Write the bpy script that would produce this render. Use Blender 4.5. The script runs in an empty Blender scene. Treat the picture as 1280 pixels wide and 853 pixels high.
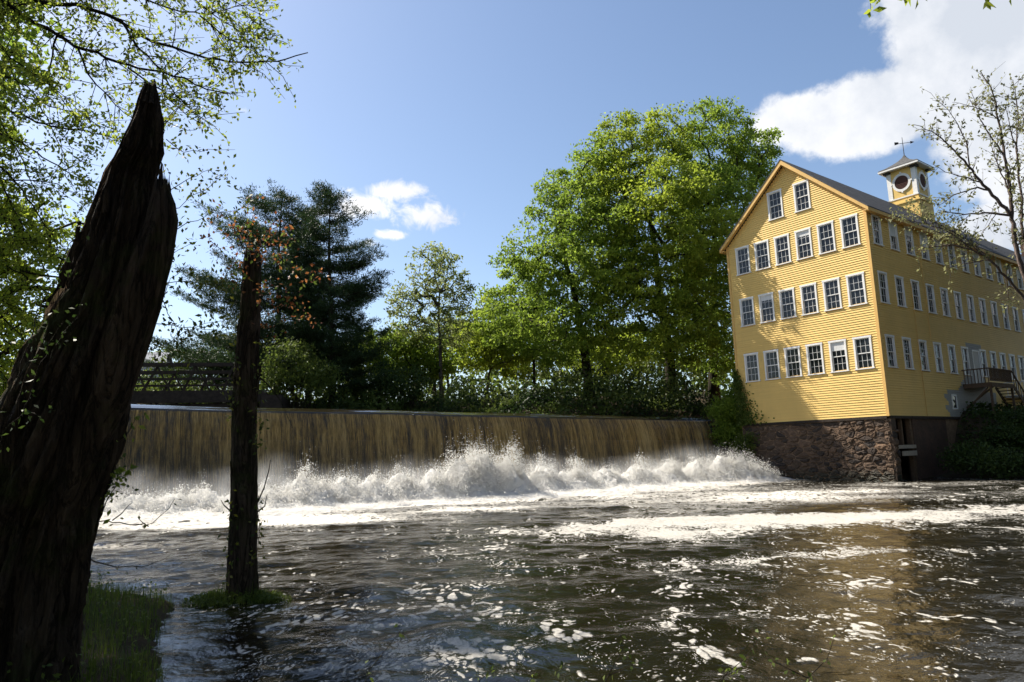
import bpy, math, random
import numpy as np
from mathutils import Matrix, Vector

rng = np.random.default_rng(7)
random.seed(7)
SC = bpy.context.scene
COL = SC.collection

# ------------------------------------------------------------------ camera
EYE = 2.1; FPX = 875.0; PITCH = .1599; ROLL = -.0299
_f = np.array([0, math.cos(PITCH), math.sin(PITCH)])
_u = np.array([0, -math.sin(PITCH), math.cos(PITCH)])
_r = np.array([1., 0, 0])
_c, _s = math.cos(ROLL), math.sin(ROLL)
CR = _c*_r + _s*_u; CU = -_s*_r + _c*_u
cam = bpy.data.cameras.new('camera'); cam.sensor_width = 36.0; cam.lens = 36*FPX/1280
cam.clip_start = .05; cam.clip_end = 6000
camo = bpy.data.objects.new('camera', cam); COL.objects.link(camo)
camo.matrix_world = Matrix(((CR[0], CU[0], -_f[0], 0), (CR[1], CU[1], -_f[1], 0), (CR[2], CU[2], -_f[2], EYE), (0, 0, 0, 1)))
SC.camera = camo

def at(px, py, Y):
    """survey helper: world point seen at a photo pixel, at forward distance Y metres"""
    d = _f + CR*(px-640)/FPX - CU*(py-426.5)/FPX
    return np.array([0, 0, EYE]) + d*Y/d[1]

# ------------------------------------------------------------------ light
SUN_AZ = math.atan2(-.865, .50)      # direction towards the sun, measured from +Y towards +X
SUN_EL = math.radians(47)
sd = np.array([math.sin(SUN_AZ)*math.cos(SUN_EL), math.cos(SUN_AZ)*math.cos(SUN_EL), math.sin(SUN_EL)])
sun = bpy.data.lights.new('sun', 'SUN'); sun.energy = 5.0; sun.angle = math.radians(.55); sun.color = (1, .93, .82)
suno = bpy.data.objects.new('sun', sun); COL.objects.link(suno)
suno.rotation_euler = Vector(sd).to_track_quat('Z', 'Y').to_euler()
suno.location = tuple(sd*120)

world = bpy.data.worlds.new('World'); SC.world = world; world.use_nodes = True
def build_world():
    nt = world.node_tree; nt.nodes.clear()
    N = nt.nodes.new; L = nt.links.new
    def inp(n, i, v):
        if isinstance(v, (int, float, tuple)): n.inputs[i].default_value = v
        else: L(v, n.inputs[i])
    def mth(op, a, b=0.0, clamp=False):
        n = N('ShaderNodeMath'); n.operation = op; n.use_clamp = clamp
        inp(n, 0, a); inp(n, 1, b); return n.outputs[0]
    def noise(vec, sc, det, rough, dist=0.0):
        n = N('ShaderNodeTexNoise'); L(vec, n.inputs['Vector'])
        n.inputs['Scale'].default_value = sc; n.inputs['Detail'].default_value = det
        n.inputs['Roughness'].default_value = rough; n.inputs['Distortion'].default_value = dist
        return n.outputs['Fac']
    tc = N('ShaderNodeTexCoord'); g = tc.outputs['Generated']
    sep = N('ShaderNodeSeparateXYZ'); L(g, sep.inputs[0])
    X, Y, Z = sep.outputs
    az = mth('ARCTAN2', X, Y); el = mth('ARCSINE', Z)
    sky = N('ShaderNodeTexSky'); sky.sky_type = 'NISHITA'; sky.sun_disc = False
    sky.sun_elevation = SUN_EL; sky.sun_rotation = SUN_AZ
    sky.air_density = 1.0; sky.dust_density = 1.0; sky.ozone_density = 1.6; sky.altitude = 50
    # cumulus: ellipses in azimuth / elevation, broken up by noise of the view direction
    warp = mth('SUBTRACT', noise(g, 3.2, 8, .62), .5)
    fine = mth('SUBTRACT', noise(g, 11.0, 9, .65), .5)
    def P(px, py):
        d = _f + CR*(px-640)/FPX - CU*(py-426.5)/FPX; d = d/np.linalg.norm(d)
        return math.atan2(d[0], d[1]), math.asin(d[2])
    blobs = []
    for (px, py, rx, ry) in [(1225, 60, 190, 125), (1090, 138, 165, 66), (1005, 145, 95, 42), (1290, 150, 190, 150), (1190, -10, 150, 110), (1255, 285, 100, 50), (1220, -80, 180, 110), (1400, 60, 300, 190),
                             (405, 266, 26, 9), (460, 257, 44, 17), (494, 241, 42, 14), (528, 271, 42, 20), (492, 293, 24, 7), (437, 238, 14, 6), (460, 303, 14, 6),
                             (302, 138, 11, 5), (308, 90, 9, 5)]:
        a0, e0 = P(px, py); a1, _ = P(px+rx, py); _, e1 = P(px, py-ry)
        blobs.append((a0, e0, abs(a1-a0), abs(e1-e0)))
    for k in range(11):      # the same kind of sky all round
        a0 = 1.35 + k*.3 + random.uniform(-.1, .1); e0 = random.uniform(.12, .9); s_ = random.uniform(.08, .3)
        blobs.append((a0 if a0 < math.pi else a0-2*math.pi, e0, s_, s_*.5))
    tot = None; sml = None; sfine = mth('SUBTRACT', noise(g, 34.0, 7, .62, .6), .5)
    for (a0, e0, ra, re) in blobs:
        dx = mth('DIVIDE', mth('SUBTRACT', az, a0), ra); dy = mth('DIVIDE', mth('SUBTRACT', el, e0), re)
        q = mth('ADD', mth('MULTIPLY', dx, dx), mth('MULTIPLY', dy, dy))
        v = mth('SUBTRACT', 1.0, mth('SQRT', q))
        if ra < .06:
            v = mth('SUBTRACT', mth('MULTIPLY', v, min(1.0, .25+ra/.045)), max(0, .035-ra)*7)
            sml = v if sml is None else mth('MAXIMUM', sml, v); continue
        v = mth('MULTIPLY', v, min(1.3, .45 + ra*5))
        tot = v if tot is None else mth('MAXIMUM', tot, v)
    m = mth('ADD', tot, mth('ADD', mth('MULTIPLY', warp, 1.1), mth('MULTIPLY', fine, .95)))
    ss = N('ShaderNodeMapRange'); ss.interpolation_type = 'SMOOTHSTEP'
    L(m, ss.inputs[0]); ss.inputs[1].default_value = .0; ss.inputs[2].default_value = .26
    s2 = N('ShaderNodeMapRange'); s2.interpolation_type = 'SMOOTHSTEP'
    L(mth('ADD', sml, mth('ADD', mth('MULTIPLY', sfine, 2.6), mth('MULTIPLY', fine, .8))), s2.inputs[0]); s2.inputs[1].default_value = -.15; s2.inputs[2].default_value = .75
    mask = mth('MAXIMUM', ss.outputs[0], s2.outputs[0])
    # grey bellies
    sh = N('ShaderNodeMapRange'); L(mth('ADD', mth('MULTIPLY', noise(g, 2.6, 5, .55), 1.0), mth('MULTIPLY', fine, .35)), sh.inputs[0])
    sh.inputs[1].default_value = .34; sh.inputs[2].default_value = .56
    cm = N('ShaderNodeMix'); cm.data_type = 'RGBA'; L(sh.outputs[0], cm.inputs[0])
    cm.inputs[6].default_value = (4.0, 4.3, 4.8, 1); cm.inputs[7].default_value = (6.5, 6.5, 6.6, 1)
    mx = N('ShaderNodeMix'); mx.data_type = 'RGBA'; L(mask, mx.inputs[0]); L(sky.outputs[0], mx.inputs[6]); L(cm.outputs[2], mx.inputs[7])
    bg = N('ShaderNodeBackground'); L(mx.outputs[2], bg.inputs[0]); bg.inputs[1].default_value = .088
    out = N('ShaderNodeOutputWorld'); L(bg.outputs[0], out.inputs[0])
build_world()
SC.view_settings.view_transform = 'Standard'; SC.view_settings.look = 'None'
SC.view_settings.exposure = 1.0; SC.view_settings.gamma = 1
SC.render.engine = 'CYCLES'
SC.cycles.max_bounces = 6; SC.cycles.diffuse_bounces = 5; SC.cycles.volume_bounces = 2; SC.cycles.glossy_bounces = 3
SC.cycles.transmission_bounces = 4; SC.cycles.transparent_max_bounces = 6
SC.cycles.caustics_reflective = False; SC.cycles.caustics_refractive = False

# ------------------------------------------------------------------ helpers
def vnoise(P, seed=0):
    P = np.asarray(P, float); I = np.floor(P).astype(np.int64); f = P-I; f = f*f*(3-2*f)
    def h(ix, iy, iz):
        n = (ix*374761393 + iy*668265263 + iz*1274126177 + seed*974711) & 0x7fffffff
        n = ((n ^ (n >> 13))*1274126177) & 0x7fffffff
        n = ((n ^ (n >> 16))*668265263) & 0x7fffffff
        return ((n ^ (n >> 15)) & 0xffff)/65535.0
    r = 0
    for a in (0, 1):
        for b in (0, 1):
            for c in (0, 1):
                w = (f[..., 0] if a else 1-f[..., 0])*(f[..., 1] if b else 1-f[..., 1])*(f[..., 2] if c else 1-f[..., 2])
                r = r + w*h(I[..., 0]+a, I[..., 1]+b, I[..., 2]+c)
    return r
def fbm(P, oct=4, seed=0, gain=.5):
    P = np.asarray(P, float); a = 1; s = 0; t = 0
    for o in range(oct):
        s = s + a*(vnoise(P*2**o + o*17.3, seed+o)-.5); t += a; a *= gain
    return s/t*2

def set_props(o, label=None, cat=None, group=None, kind=None):
    if label: o['label'] = label
    if cat: o['category'] = cat
    if group: o['group'] = group
    if kind: o['kind'] = kind
    return o
def link(o, parent=None):
    COL.objects.link(o)
    if parent is not None: o.parent = parent
    return o
def empty(name, loc=(0, 0, 0), rz=0, label=None, cat=None, group=None):
    o = bpy.data.objects.new(name, None); o.empty_display_size = .3
    o.location = tuple(float(v) for v in loc); o.rotation_euler = (0, 0, rz); link(o)
    return set_props(o, label, cat, group)
def mesh_data(name, V, F, mats, smooth=False, attrs=None, midx=None):
    """V (n,3); F either (m,k) int array or list of tuples"""
    me = bpy.data.meshes.new(name); V = np.asarray(V, np.float32)
    if isinstance(F, np.ndarray):
        k = F.shape[1]; m = len(F)
        me.vertices.add(len(V)); me.vertices.foreach_set('co', V.ravel())
        me.loops.add(m*k); me.loops.foreach_set('vertex_index', F.astype(np.int32).ravel())
        me.polygons.add(m); me.polygons.foreach_set('loop_start', np.arange(0, m*k, k, dtype=np.int32))
        me.polygons.foreach_set('loop_total', np.full(m, k, np.int32))
    else:
        me.from_pydata(V.tolist(), [], F)
    if not isinstance(mats, (list, tuple)): mats = [mats]
    for mt in mats: me.materials.append(mt)
    n = len(me.polygons)
    if midx is not None: me.polygons.foreach_set('material_index', np.asarray(midx, np.int32))
    if attrs:
        for an, av in attrs.items():
            a = me.attributes.new(an, 'FLOAT', 'POINT'); a.data.foreach_set('value', np.asarray(av, np.float32))
    me.update(calc_edges=True)
    if smooth: me.polygons.foreach_set('use_smooth', np.ones(n, bool))
    return me
def mobj(name, me, parent=None, loc=None, **kw):
    o = bpy.data.objects.new(name, me); link(o, parent)
    if loc is not None: o.location = tuple(float(v) for v in loc)
    return set_props(o, **kw)
class MB:
    """collects boxes, bars and tubes into one mesh"""
    def __init__(s): s.v = []; s.f = []; s.m = []; s.n = 0
    def add(s, V, F, mi=0):
        s.v.append(np.asarray(V, float)); s.f += [tuple(int(i)+s.n for i in q) for q in F]; s.m += [mi]*len(F); s.n += len(V)
    def box(s, x0, x1, y0, y1, z0, z1, mi=0):
        V = [(x0, y0, z0), (x1, y0, z0), (x1, y1, z0), (x0, y1, z0), (x0, y0, z1), (x1, y0, z1), (x1, y1, z1), (x0, y1, z1)]
        s.add(V, [(0, 3, 2, 1), (4, 5, 6, 7), (0, 1, 5, 4), (1, 2, 6, 5), (2, 3, 7, 6), (3, 0, 4, 7)], mi)
    def bar(s, a, b, w, h, mi=0, up=(0, 0, 1)):
        a = np.asarray(a, float); b = np.asarray(b, float); d = b-a; d /= np.linalg.norm(d)
        x = np.cross(d, up)
        if np.linalg.norm(x) < 1e-4: x = np.cross(d, (1, 0, 0))
        x /= np.linalg.norm(x); y = np.cross(x, d)
        V = [p + sx*x*w/2 + sy*y*h/2 for p in (a, b) for sx, sy in ((-1, -1), (1, -1), (1, 1), (-1, 1))]
        s.add(V, [(0, 1, 2, 3), (7, 6, 5, 4), (0, 4, 5, 1), (1, 5, 6, 2), (2, 6, 7, 3), (3, 7, 4, 0)], mi)
    def tube(s, pts, rad, n=6, mi=0, cap=True):
        pts = np.asarray(pts, float); rad = np.broadcast_to(np.asarray(rad, float), (len(pts),))
        T = np.gradient(pts, axis=0); T /= np.linalg.norm(T, axis=1)[:, None]+1e-9
        ref = np.array([0, 0, 1.]) if abs(T[0, 2]) < .9 else np.array([1., 0, 0])
        a = np.linspace(0, 2*math.pi, n, endpoint=False); V = []
        for p, t, r in zip(pts, T, rad):
            x = np.cross(t, ref); x /= np.linalg.norm(x)+1e-9; y = np.cross(t, x); ref = -y if False else ref
            V.append(p + r*(np.cos(a)[:, None]*x + np.sin(a)[:, None]*y))
        V = np.vstack(V); F = []
        for i in range(len(pts)-1):
            for k in range(n):
                k2 = (k+1) % n; F.append((i*n+k, i*n+k2, (i+1)*n+k2, (i+1)*n+k))
        if cap: F.append(tuple(range(n))[::-1]); F.append(tuple((len(pts)-1)*n+k for k in range(n)))
        s.add(V, F, mi)
    def data(s, name, mats, smooth=False):
        return mesh_data(name, np.vstack(s.v), s.f, mats, smooth, midx=s.m)
    def obj(s, name, mats, parent=None, smooth=False, **kw):
        return mobj(name, s.data(name, mats, smooth), parent, **kw)

# ------------------------------------------------------------------ materials
class NT:
    def __init__(s, name):
        s.mat = bpy.data.materials.new(name); s.mat.use_nodes = True; s.t = s.mat.node_tree; s.t.nodes.clear()
        s.out = s.n('ShaderNodeOutputMaterial')
    def n(s, t): return s.t.nodes.new(t)
    def l(s, a, b): s.t.links.new(a, b)
    def put(s, n, i, v):
        if isinstance(v, (int, float)): n.inputs[i].default_value = v
        elif isinstance(v, tuple): n.inputs[i].default_value = v if len(v) in (4,) or n.inputs[i].type == 'VECTOR' else v+(1,)
        else: s.l(v, n.inputs[i])
    def math(s, op, a, b=0.0, clamp=False):
        n = s.n('ShaderNodeMath'); n.operation = op; n.use_clamp = clamp; s.put(n, 0, a); s.put(n, 1, b); return n.outputs[0]
    def coord(s, kind='Object', scale=(1, 1, 1), rot=(0, 0, 0), loc=(0, 0, 0)):
        tc = s.n('ShaderNodeTexCoord'); mp = s.n('ShaderNodeMapping'); s.l(tc.outputs[kind], mp.inputs[0])
        mp.inputs['Scale'].default_value = scale; mp.inputs['Rotation'].default_value = rot; mp.inputs['Location'].default_value = loc
        return mp.outputs[0]
    def noise(s, vec, sc, det=4, rough=.55, dist=0):
        n = s.n('ShaderNodeTexNoise'); s.l(vec, n.inputs['Vector']); n.inputs['Scale'].default_value = sc
        n.inputs['Detail'].default_value = det; n.inputs['Roughness'].default_value = rough; n.inputs['Distortion'].default_value = dist
        return n.outputs['Fac']
    def vor(s, vec, sc, feature='F1', out='Distance', rnd=1.0):
        n = s.n('ShaderNodeTexVoronoi'); s.l(vec, n.inputs['Vector']); n.inputs['Scale'].default_value = sc; n.feature = feature
        n.inputs['Randomness'].default_value = rnd
        return n.outputs[out]
    def ramp(s, fac, stops):
        n = s.n('ShaderNodeValToRGB'); s.put(n, 0, fac); e = n.color_ramp.elements
        while len(e) < len(stops): e.new(.5)
        for q, (p, c) in zip(e, stops): q.position = p; q.color = c if len(c) == 4 else c+(1,)
        return n.outputs[0]
    def rng(s, v, a, b, c=0., d=1., smooth=False):
        n = s.n('ShaderNodeMapRange'); s.put(n, 0, v); n.inputs[1].default_value = a; n.inputs[2].default_value = b
        n.inputs[3].default_value = c; n.inputs[4].default_value = d
        if smooth: n.interpolation_type = 'SMOOTHSTEP'
        return n.outputs[0]
    def mix(s, f, a, b, mode='MIX'):
        n = s.n('ShaderNodeMix'); n.data_type = 'RGBA'; n.blend_type = mode; s.put(n, 0, f); s.put(n, 6, a); s.put(n, 7, b); return n.outputs[2]
    def attr(s, name):
        n = s.n('ShaderNodeAttribute'); n.attribute_name = name; return n.outputs['Fac']
    def bump(s, h, strength=.5, dist=.02, normal=None):
        n = s.n('ShaderNodeBump'); s.put(n, 'Height', h); n.inputs['Strength'].default_value = strength; n.inputs['Distance'].default_value = dist
        if normal is not None: s.l(normal, n.inputs['Normal'])
        return n.outputs[0]
    def bsdf(s, color, rough=.8, spec=.3, normal=None, metal=0.0):
        n = s.n('ShaderNodeBsdfPrincipled'); s.put(n, 'Base Color', color); s.put(n, 'Roughness', rough)
        s.put(n, 'Specular IOR Level', spec); n.inputs['Metallic'].default_value = metal
        if normal is not None: s.l(normal, n.inputs['Normal'])
        return n.outputs[0]
    def done(s, sh): s.l(sh, s.out.inputs[0]); return s.mat
    def mixs(s, f, a, b):
        n = s.n('ShaderNodeMixShader'); s.put(n, 0, f); s.l(a, n.inputs[1]); s.l(b, n.inputs[2]); return n.outputs[0]

def simple(name, col, rough=.7, spec=.3, var=.15, sc=3, bump=.0, bsc=30, metal=0.0):
    t = NT(name); v = t.coord()
    c2 = tuple(min(1, x*(1+var)) for x in col); c1 = tuple(x*(1-var) for x in col)
    nz = t.noise(v, sc, 6, .65)
    nm = t.bump(t.noise(v, bsc, 4, .6), bump, .02) if bump else None
    return t.done(t.bsdf(t.ramp(nz, [(.3, c1), (.7, c2)]), rough, spec, nm, metal))
def leafmat(name, c0, c1, trans=.45, tcol=None, rough=.55):
    t = NT(name); a = t.attr('tint'); col = t.mix(a, c0, c1)
    d = t.bsdf(col, rough, .25)
    tr = t.n('ShaderNodeBsdfTranslucent')
    t.put(tr, 0, t.mix(a, tuple(min(1, x*1.25) for x in (tcol or c0)), tuple(min(1, x*1.3) for x in (tcol or c1))))
    return t.done(t.mixs(trans, d, tr.outputs[0]))
def barkmat(name, c0, c1, moss=0.0, sc=6):
    t = NT(name); v = t.coord(scale=(1, 1, .10)); g = t.noise(v, sc, 9, .75, .9); v2 = t.coord()
    rid = t.math('ABSOLUTE', t.math('SUBTRACT', t.noise(t.coord(scale=(1, 1, .16)), sc*.8, 6, .65, 1.4), .5))
    col = t.ramp(g, [(.28, c0), (.5, tuple((a+b)/2.4 for a, b in zip(c0, c1))), (.7, c1)])
    col = t.mix(t.rng(rid, 0, .05, .8, 0), col, tuple(x*.35 for x in c0))
    if moss: col = t.mix(t.rng(t.noise(v2, 1.7, 8, .7), .5, .66, 0, moss), col, (.045, .06, .012))
    h = t.math('ADD', t.math('MULTIPLY', g, 1.2), t.rng(rid, 0, .09, 0, .7))
    return t.done(t.bsdf(col, .92, .12, t.bump(t.math('ADD', h, t.math('MULTIPLY', t.noise(v2, sc*6, 5, .7), .3)), .9, .04)))

M = {}
M['bark_dark'] = barkmat('bark_dark', (.022, .017, .012), (.075, .06, .043), .55)
M['bark_dead'] = barkmat('bark_dead', (.016, .012, .009), (.14, .10, .068), .65, 6)
M['bark_grey'] = barkmat('bark_grey', (.06, .05, .042), (.19, .165, .14))
M['bark_pink'] = barkmat('bark_pink', (.13, .095, .08), (.30, .24, .205), 0, 12)
M['leaf_maple'] = leafmat('leaf_maple', (.10, .162, .018), (.245, .325, .042), .6)
M['leaf_bright'] = leafmat('leaf_bright', (.135, .195, .018), (.32, .375, .042), .6)
M['leaf_pale'] = leafmat('leaf_pale', (.15, .19, .05), (.28, .31, .10), .5)
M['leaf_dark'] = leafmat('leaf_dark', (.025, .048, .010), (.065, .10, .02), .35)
M['leaf_shrub'] = leafmat('leaf_shrub', (.06, .095, .016), (.15, .19, .035), .45)
M['leaf_spring'] = leafmat('leaf_spring', (.13, .19, .02), (.30, .34, .05), .58)
M['leaf_vine'] = leafmat('leaf_vine', (.035, .06, .012), (.20, .20, .03), .45)
M['leaf_red'] = leafmat('leaf_red', (.17, .05, .02), (.30, .13, .04), .45)
M['leaf_bud'] = leafmat('leaf_bud', (.14, .15, .06), (.27, .27, .12), .45)
M['needle'] = leafmat('needle', (.013, .032, .009), (.042, .070, .020), .22)
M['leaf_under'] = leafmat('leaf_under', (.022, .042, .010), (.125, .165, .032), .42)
M['grass'] = leafmat('grass', (.05, .085, .012), (.13, .17, .025), .4)

def m_siding(name, base):
    t = NT(name); v = t.coord(); st = t.coord(scale=(1, 1, .12))
    col = t.ramp(t.noise(v, .5, 5, .6), [(.3, tuple(x*.9 for x in base)), (.7, tuple(min(1, x*1.05) for x in base))])
    col = t.mix(t.rng(t.noise(st, 2.5, 6, .7), .52, .8, 0, .28), col, tuple(x*.62 for x in base))
    bd = t.noise(t.coord(scale=(.15, .15, 8)), 1.0, 0, .5)
    col = t.mix(t.rng(bd, .35, .65, 0, .2), col, tuple(x*.8 for x in base))
    return t.done(t.bsdf(col, .62, .25, t.bump(t.noise(v, 18, 5, .65), .2, .01)))
M['siding'] = m_siding('siding', (.75, .515, .165))
M['siding_grey'] = m_siding('siding_grey', (.33, .32, .30))
M['trim_yellow'] = simple('trim_yellow', (.66, .41, .13), .6, .3, .08)
M['white_paint'] = simple('white_paint', (.74, .73, .70), .5, .35, .07, 6)
M['brown_vent'] = simple('brown_vent', (.10, .045, .035), .7)
M['iron'] = simple('iron', (.045, .04, .036), .7, .3, .4, 5)
M['rust_and_shadow'] = simple('rust_and_shadow', (.04, .03, .023), .85, .2, .4, 4)  # rusty iron, and the dark of the painted shadow line at the sill
M['wood_weathered'] = simple('wood_weathered', (.12, .08, .052), .85, .15, .3, 8, .2)
M['wood_pale'] = simple('wood_pale', (.33, .29, .24), .85, .15, .2, 8, .2)
M['concrete'] = simple('concrete', (.25, .23, .2), .9, .15, .25, 2, .3)
M['dark_inside'] = simple('dark_inside', (.02, .018, .016), .9, .1)
M['blind'] = simple('blind', (.62, .62, .60), .8, .1, .05)
M['door'] = simple('door', (.45, .44, .42), .6, .3, .1)
M['house_wall'] = simple('house_wall', (.42, .43, .45), .7, .2, .08)
M['house_roof'] = simple('house_roof', (.22, .23, .25), .8, .2, .15)
M['bloom'] = simple('flower_white', (.75, .72, .62), .7)

def m_glass():
    t = NT('window_glass'); v = t.coord('Object')
    nm = t.bump(t.noise(v, 3.0, 2, .5), .12, .02)
    return t.done(t.bsdf((.010, .012, .014), .04, .38, nm))
M['glass'] = m_glass()
def m_shingle():
    t = NT('roof_shingle'); v = t.coord()
    b = t.n('ShaderNodeTexBrick'); t.l(t.coord(rot=(0, 0, 0)), b.inputs[0]); b.inputs['Scale'].default_value = 3
    c = t.ramp(t.noise(v, 4, 6, .7), [(.3, (.045, .045, .048)), (.7, (.12, .118, .115))])
    return t.done(t.bsdf(c, .9, .15, t.bump(t.noise(v, 25, 4, .6), .5, .02)))
M['shingle'] = m_shingle()
def m_stone(name, a, b, c):
    t = NT(name); v = t.coord('Object'); oi = t.n('ShaderNodeObjectInfo'); rn = oi.outputs['Random']
    g = t.noise(v, 3.0, 7, .65, .4)
    col = t.ramp(rn, [(0, a), (.35, b), (.6, c), (.8, b), (1, tuple(x*1.35 for x in c))])
    col = t.mix(t.rng(g, .3, .7, .0, .55), col, tuple(x*.5 for x in a))
    ge = t.n('ShaderNodeNewGeometry'); gs = t.n('ShaderNodeSeparateXYZ'); t.l(ge.outputs['Position'], gs.inputs[0])      # wet, weedy tide mark
    wet = t.rng(t.math('ADD', gs.outputs[2], t.math('MULTIPLY', t.math('SUBTRACT', g, .5), 1.4)), .25, .75, .8, 0, True)
    col = t.mix(wet, col, (.022, .024, .012))
    return t.done(t.bsdf(col, t.rng(wet, 0, .8, .92, .35), .3, t.bump(t.noise(v, 6, 8, .7), .9, .10)))
M['stone'] = m_stone('stone', (.05, .042, .038), (.105, .072, .05), (.165, .105, .066))
M['mortar'] = simple('mortar', (.21, .14, .09), .95, .1, .3, 3, .6, 12)
def m_brick():
    t = NT('brick_wall'); v = t.coord(rot=(math.radians(90), 0, 0))
    b = t.n('ShaderNodeTexBrick'); t.l(v, b.inputs[0]); b.inputs['Scale'].default_value = 4.5
    b.inputs['Color1'].default_value = (.075, .042, .032, 1); b.inputs['Color2'].default_value = (.11, .06, .042, 1); b.inputs['Mortar'].default_value = (.14, .12, .1, 1)
    b.inputs['Mortar Size'].default_value = .015
    return t.done(t.bsdf(t.mix(t.rng(t.noise(t.coord(), 1.2, 5, .6), .4, .7, 0, .7), b.outputs[0], (.05, .04, .032)), .9, .15))
M['brick'] = m_brick()
def m_ground():
    t = NT('ground_soil'); v = t.coord()
    a = t.ramp(t.noise(v, 1.4, 8, .7), [(.3, (.022, .017, .010)), (.55, (.06, .045, .026)), (.75, (.05, .06, .015))])
    return t.done(t.bsdf(a, .95, .1, t.bump(t.noise(v, 7, 8, .7), .9, .08)))
M['ground'] = m_ground()

def m_water():
    t = NT('river_water'); v = t.coord()
    foam = t.attr('foam'); lace = t.attr('lace')
    # drifting foam: rafts stretched across the current, and lacy streaks nearer the dam
    vs = t.coord(scale=(1.2, .72, 1))
    wn = t.n('ShaderNodeTexNoise'); t.l(vs, wn.inputs['Vector']); wn.inputs['Scale'].default_value = 1.6; wn.inputs['Detail'].default_value = 5
    vm = t.n('ShaderNodeVectorMath'); vm.operation = 'SCALE'; t.l(wn.outputs['Color'], vm.inputs[0]); vm.inputs['Scale'].default_value = .9
    va = t.n('ShaderNodeVectorMath'); va.operation = 'ADD'; t.l(vs, va.inputs[0]); t.l(vm.outputs[0], va.inputs[1])
    wv = va.outputs[0]
    big = t.noise(wv, .8, 5, .6); cells = t.vor(wv, 5.2); cells2 = t.vor(wv, 11)
    fleck = t.math('ADD', t.math('MULTIPLY', t.math('SUBTRACT', .42, cells), .75), t.math('MULTIPLY', t.math('SUBTRACT', big, .5), 1.9))
    fleck2 = t.math('ADD', t.math('MULTIPLY', t.math('SUBTRACT', .36, cells2), .8), t.math('MULTIPLY', t.math('SUBTRACT', t.noise(wv, 1.1, 4, .6), .5), 1.5))
    c3 = t.math('ADD', t.math('MULTIPLY', t.math('SUBTRACT', .34, t.vor(wv, 24)), .8), t.math('MULTIPLY', t.math('SUBTRACT', t.noise(wv, 2.3, 4, .6), .5), 1.5))
    fl = t.math('MAXIMUM', t.math('SUBTRACT', fleck, .03), t.math('MAXIMUM', t.math('SUBTRACT', fleck2, .03), t.math('SUBTRACT', c3, .05)))
    fl = t.math('ADD', fl, t.math('MULTIPLY', t.math('SUBTRACT', t.noise(v, 30, 4, .7), .5), .16))
    f1 = t.rng(t.math('ADD', fl, t.math('MULTIPLY', t.math('SUBTRACT', foam, .5), 1.0)), -.03, .15, smooth=True)
    f1 = t.math('MULTIPLY', f1, t.rng(t.noise(v, 38, 4, .75), .3, .6, .55, 1.0))
    ls = t.coord(scale=(1.0, .85, 1)); rid = t.math('ABSOLUTE', t.math('SUBTRACT', t.noise(ls, 2.4, 10, .74, .9), .5))
    f2 = t.rng(t.math('ADD', t.math('MULTIPLY', rid, -5.0), t.math('MULTIPLY', lace, 1.6)), -.14, .16, smooth=True)
    f2 = t.math('MULTIPLY', f2, t.rng(lace, .03, .2))
    fm = t.math('MAXIMUM', f1, f2, True)
    # ripples
    r1 = t.noise(t.coord(scale=(1.0, .95, 1)), 3.6, 5, .55, .25); r2 = t.noise(t.coord(scale=(1.0, 1.0, 1)), 13, 4, .6)
    nm = t.bump(t.math('ADD', r1, t.math('MULTIPLY', r2, .13)), .42, .065)
    wat = t.bsdf((.008, .0065, .003), .045, .5, nm); t.t.nodes[-1]
    for n in t.t.nodes:
        if n.type == 'BSDF_PRINCIPLED': n.inputs['IOR'].default_value = 1.33
    fh = t.bump(t.math('ADD', fm, t.math('MULTIPLY', t.noise(v, 16, 5, .65), .7)), .55, .05, nm)
    fo = t.bsdf(t.ramp(t.noise(v, 9, 5, .7), [(.3, (.46, .43, .37)), (.7, (.68, .65, .59))]), .8, .2, fh)
    return t.done(t.mixs(fm, wat, fo))
M['water'] = m_water()
def m_pond():
    t = NT('pond_water'); v = t.coord()
    return t.done(t.bsdf((.012, .009, .004), .05, .5, t.bump(t.noise(v, 2.5, 4, .5), .2, .04)))
M['pond'] = m_pond()
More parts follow.
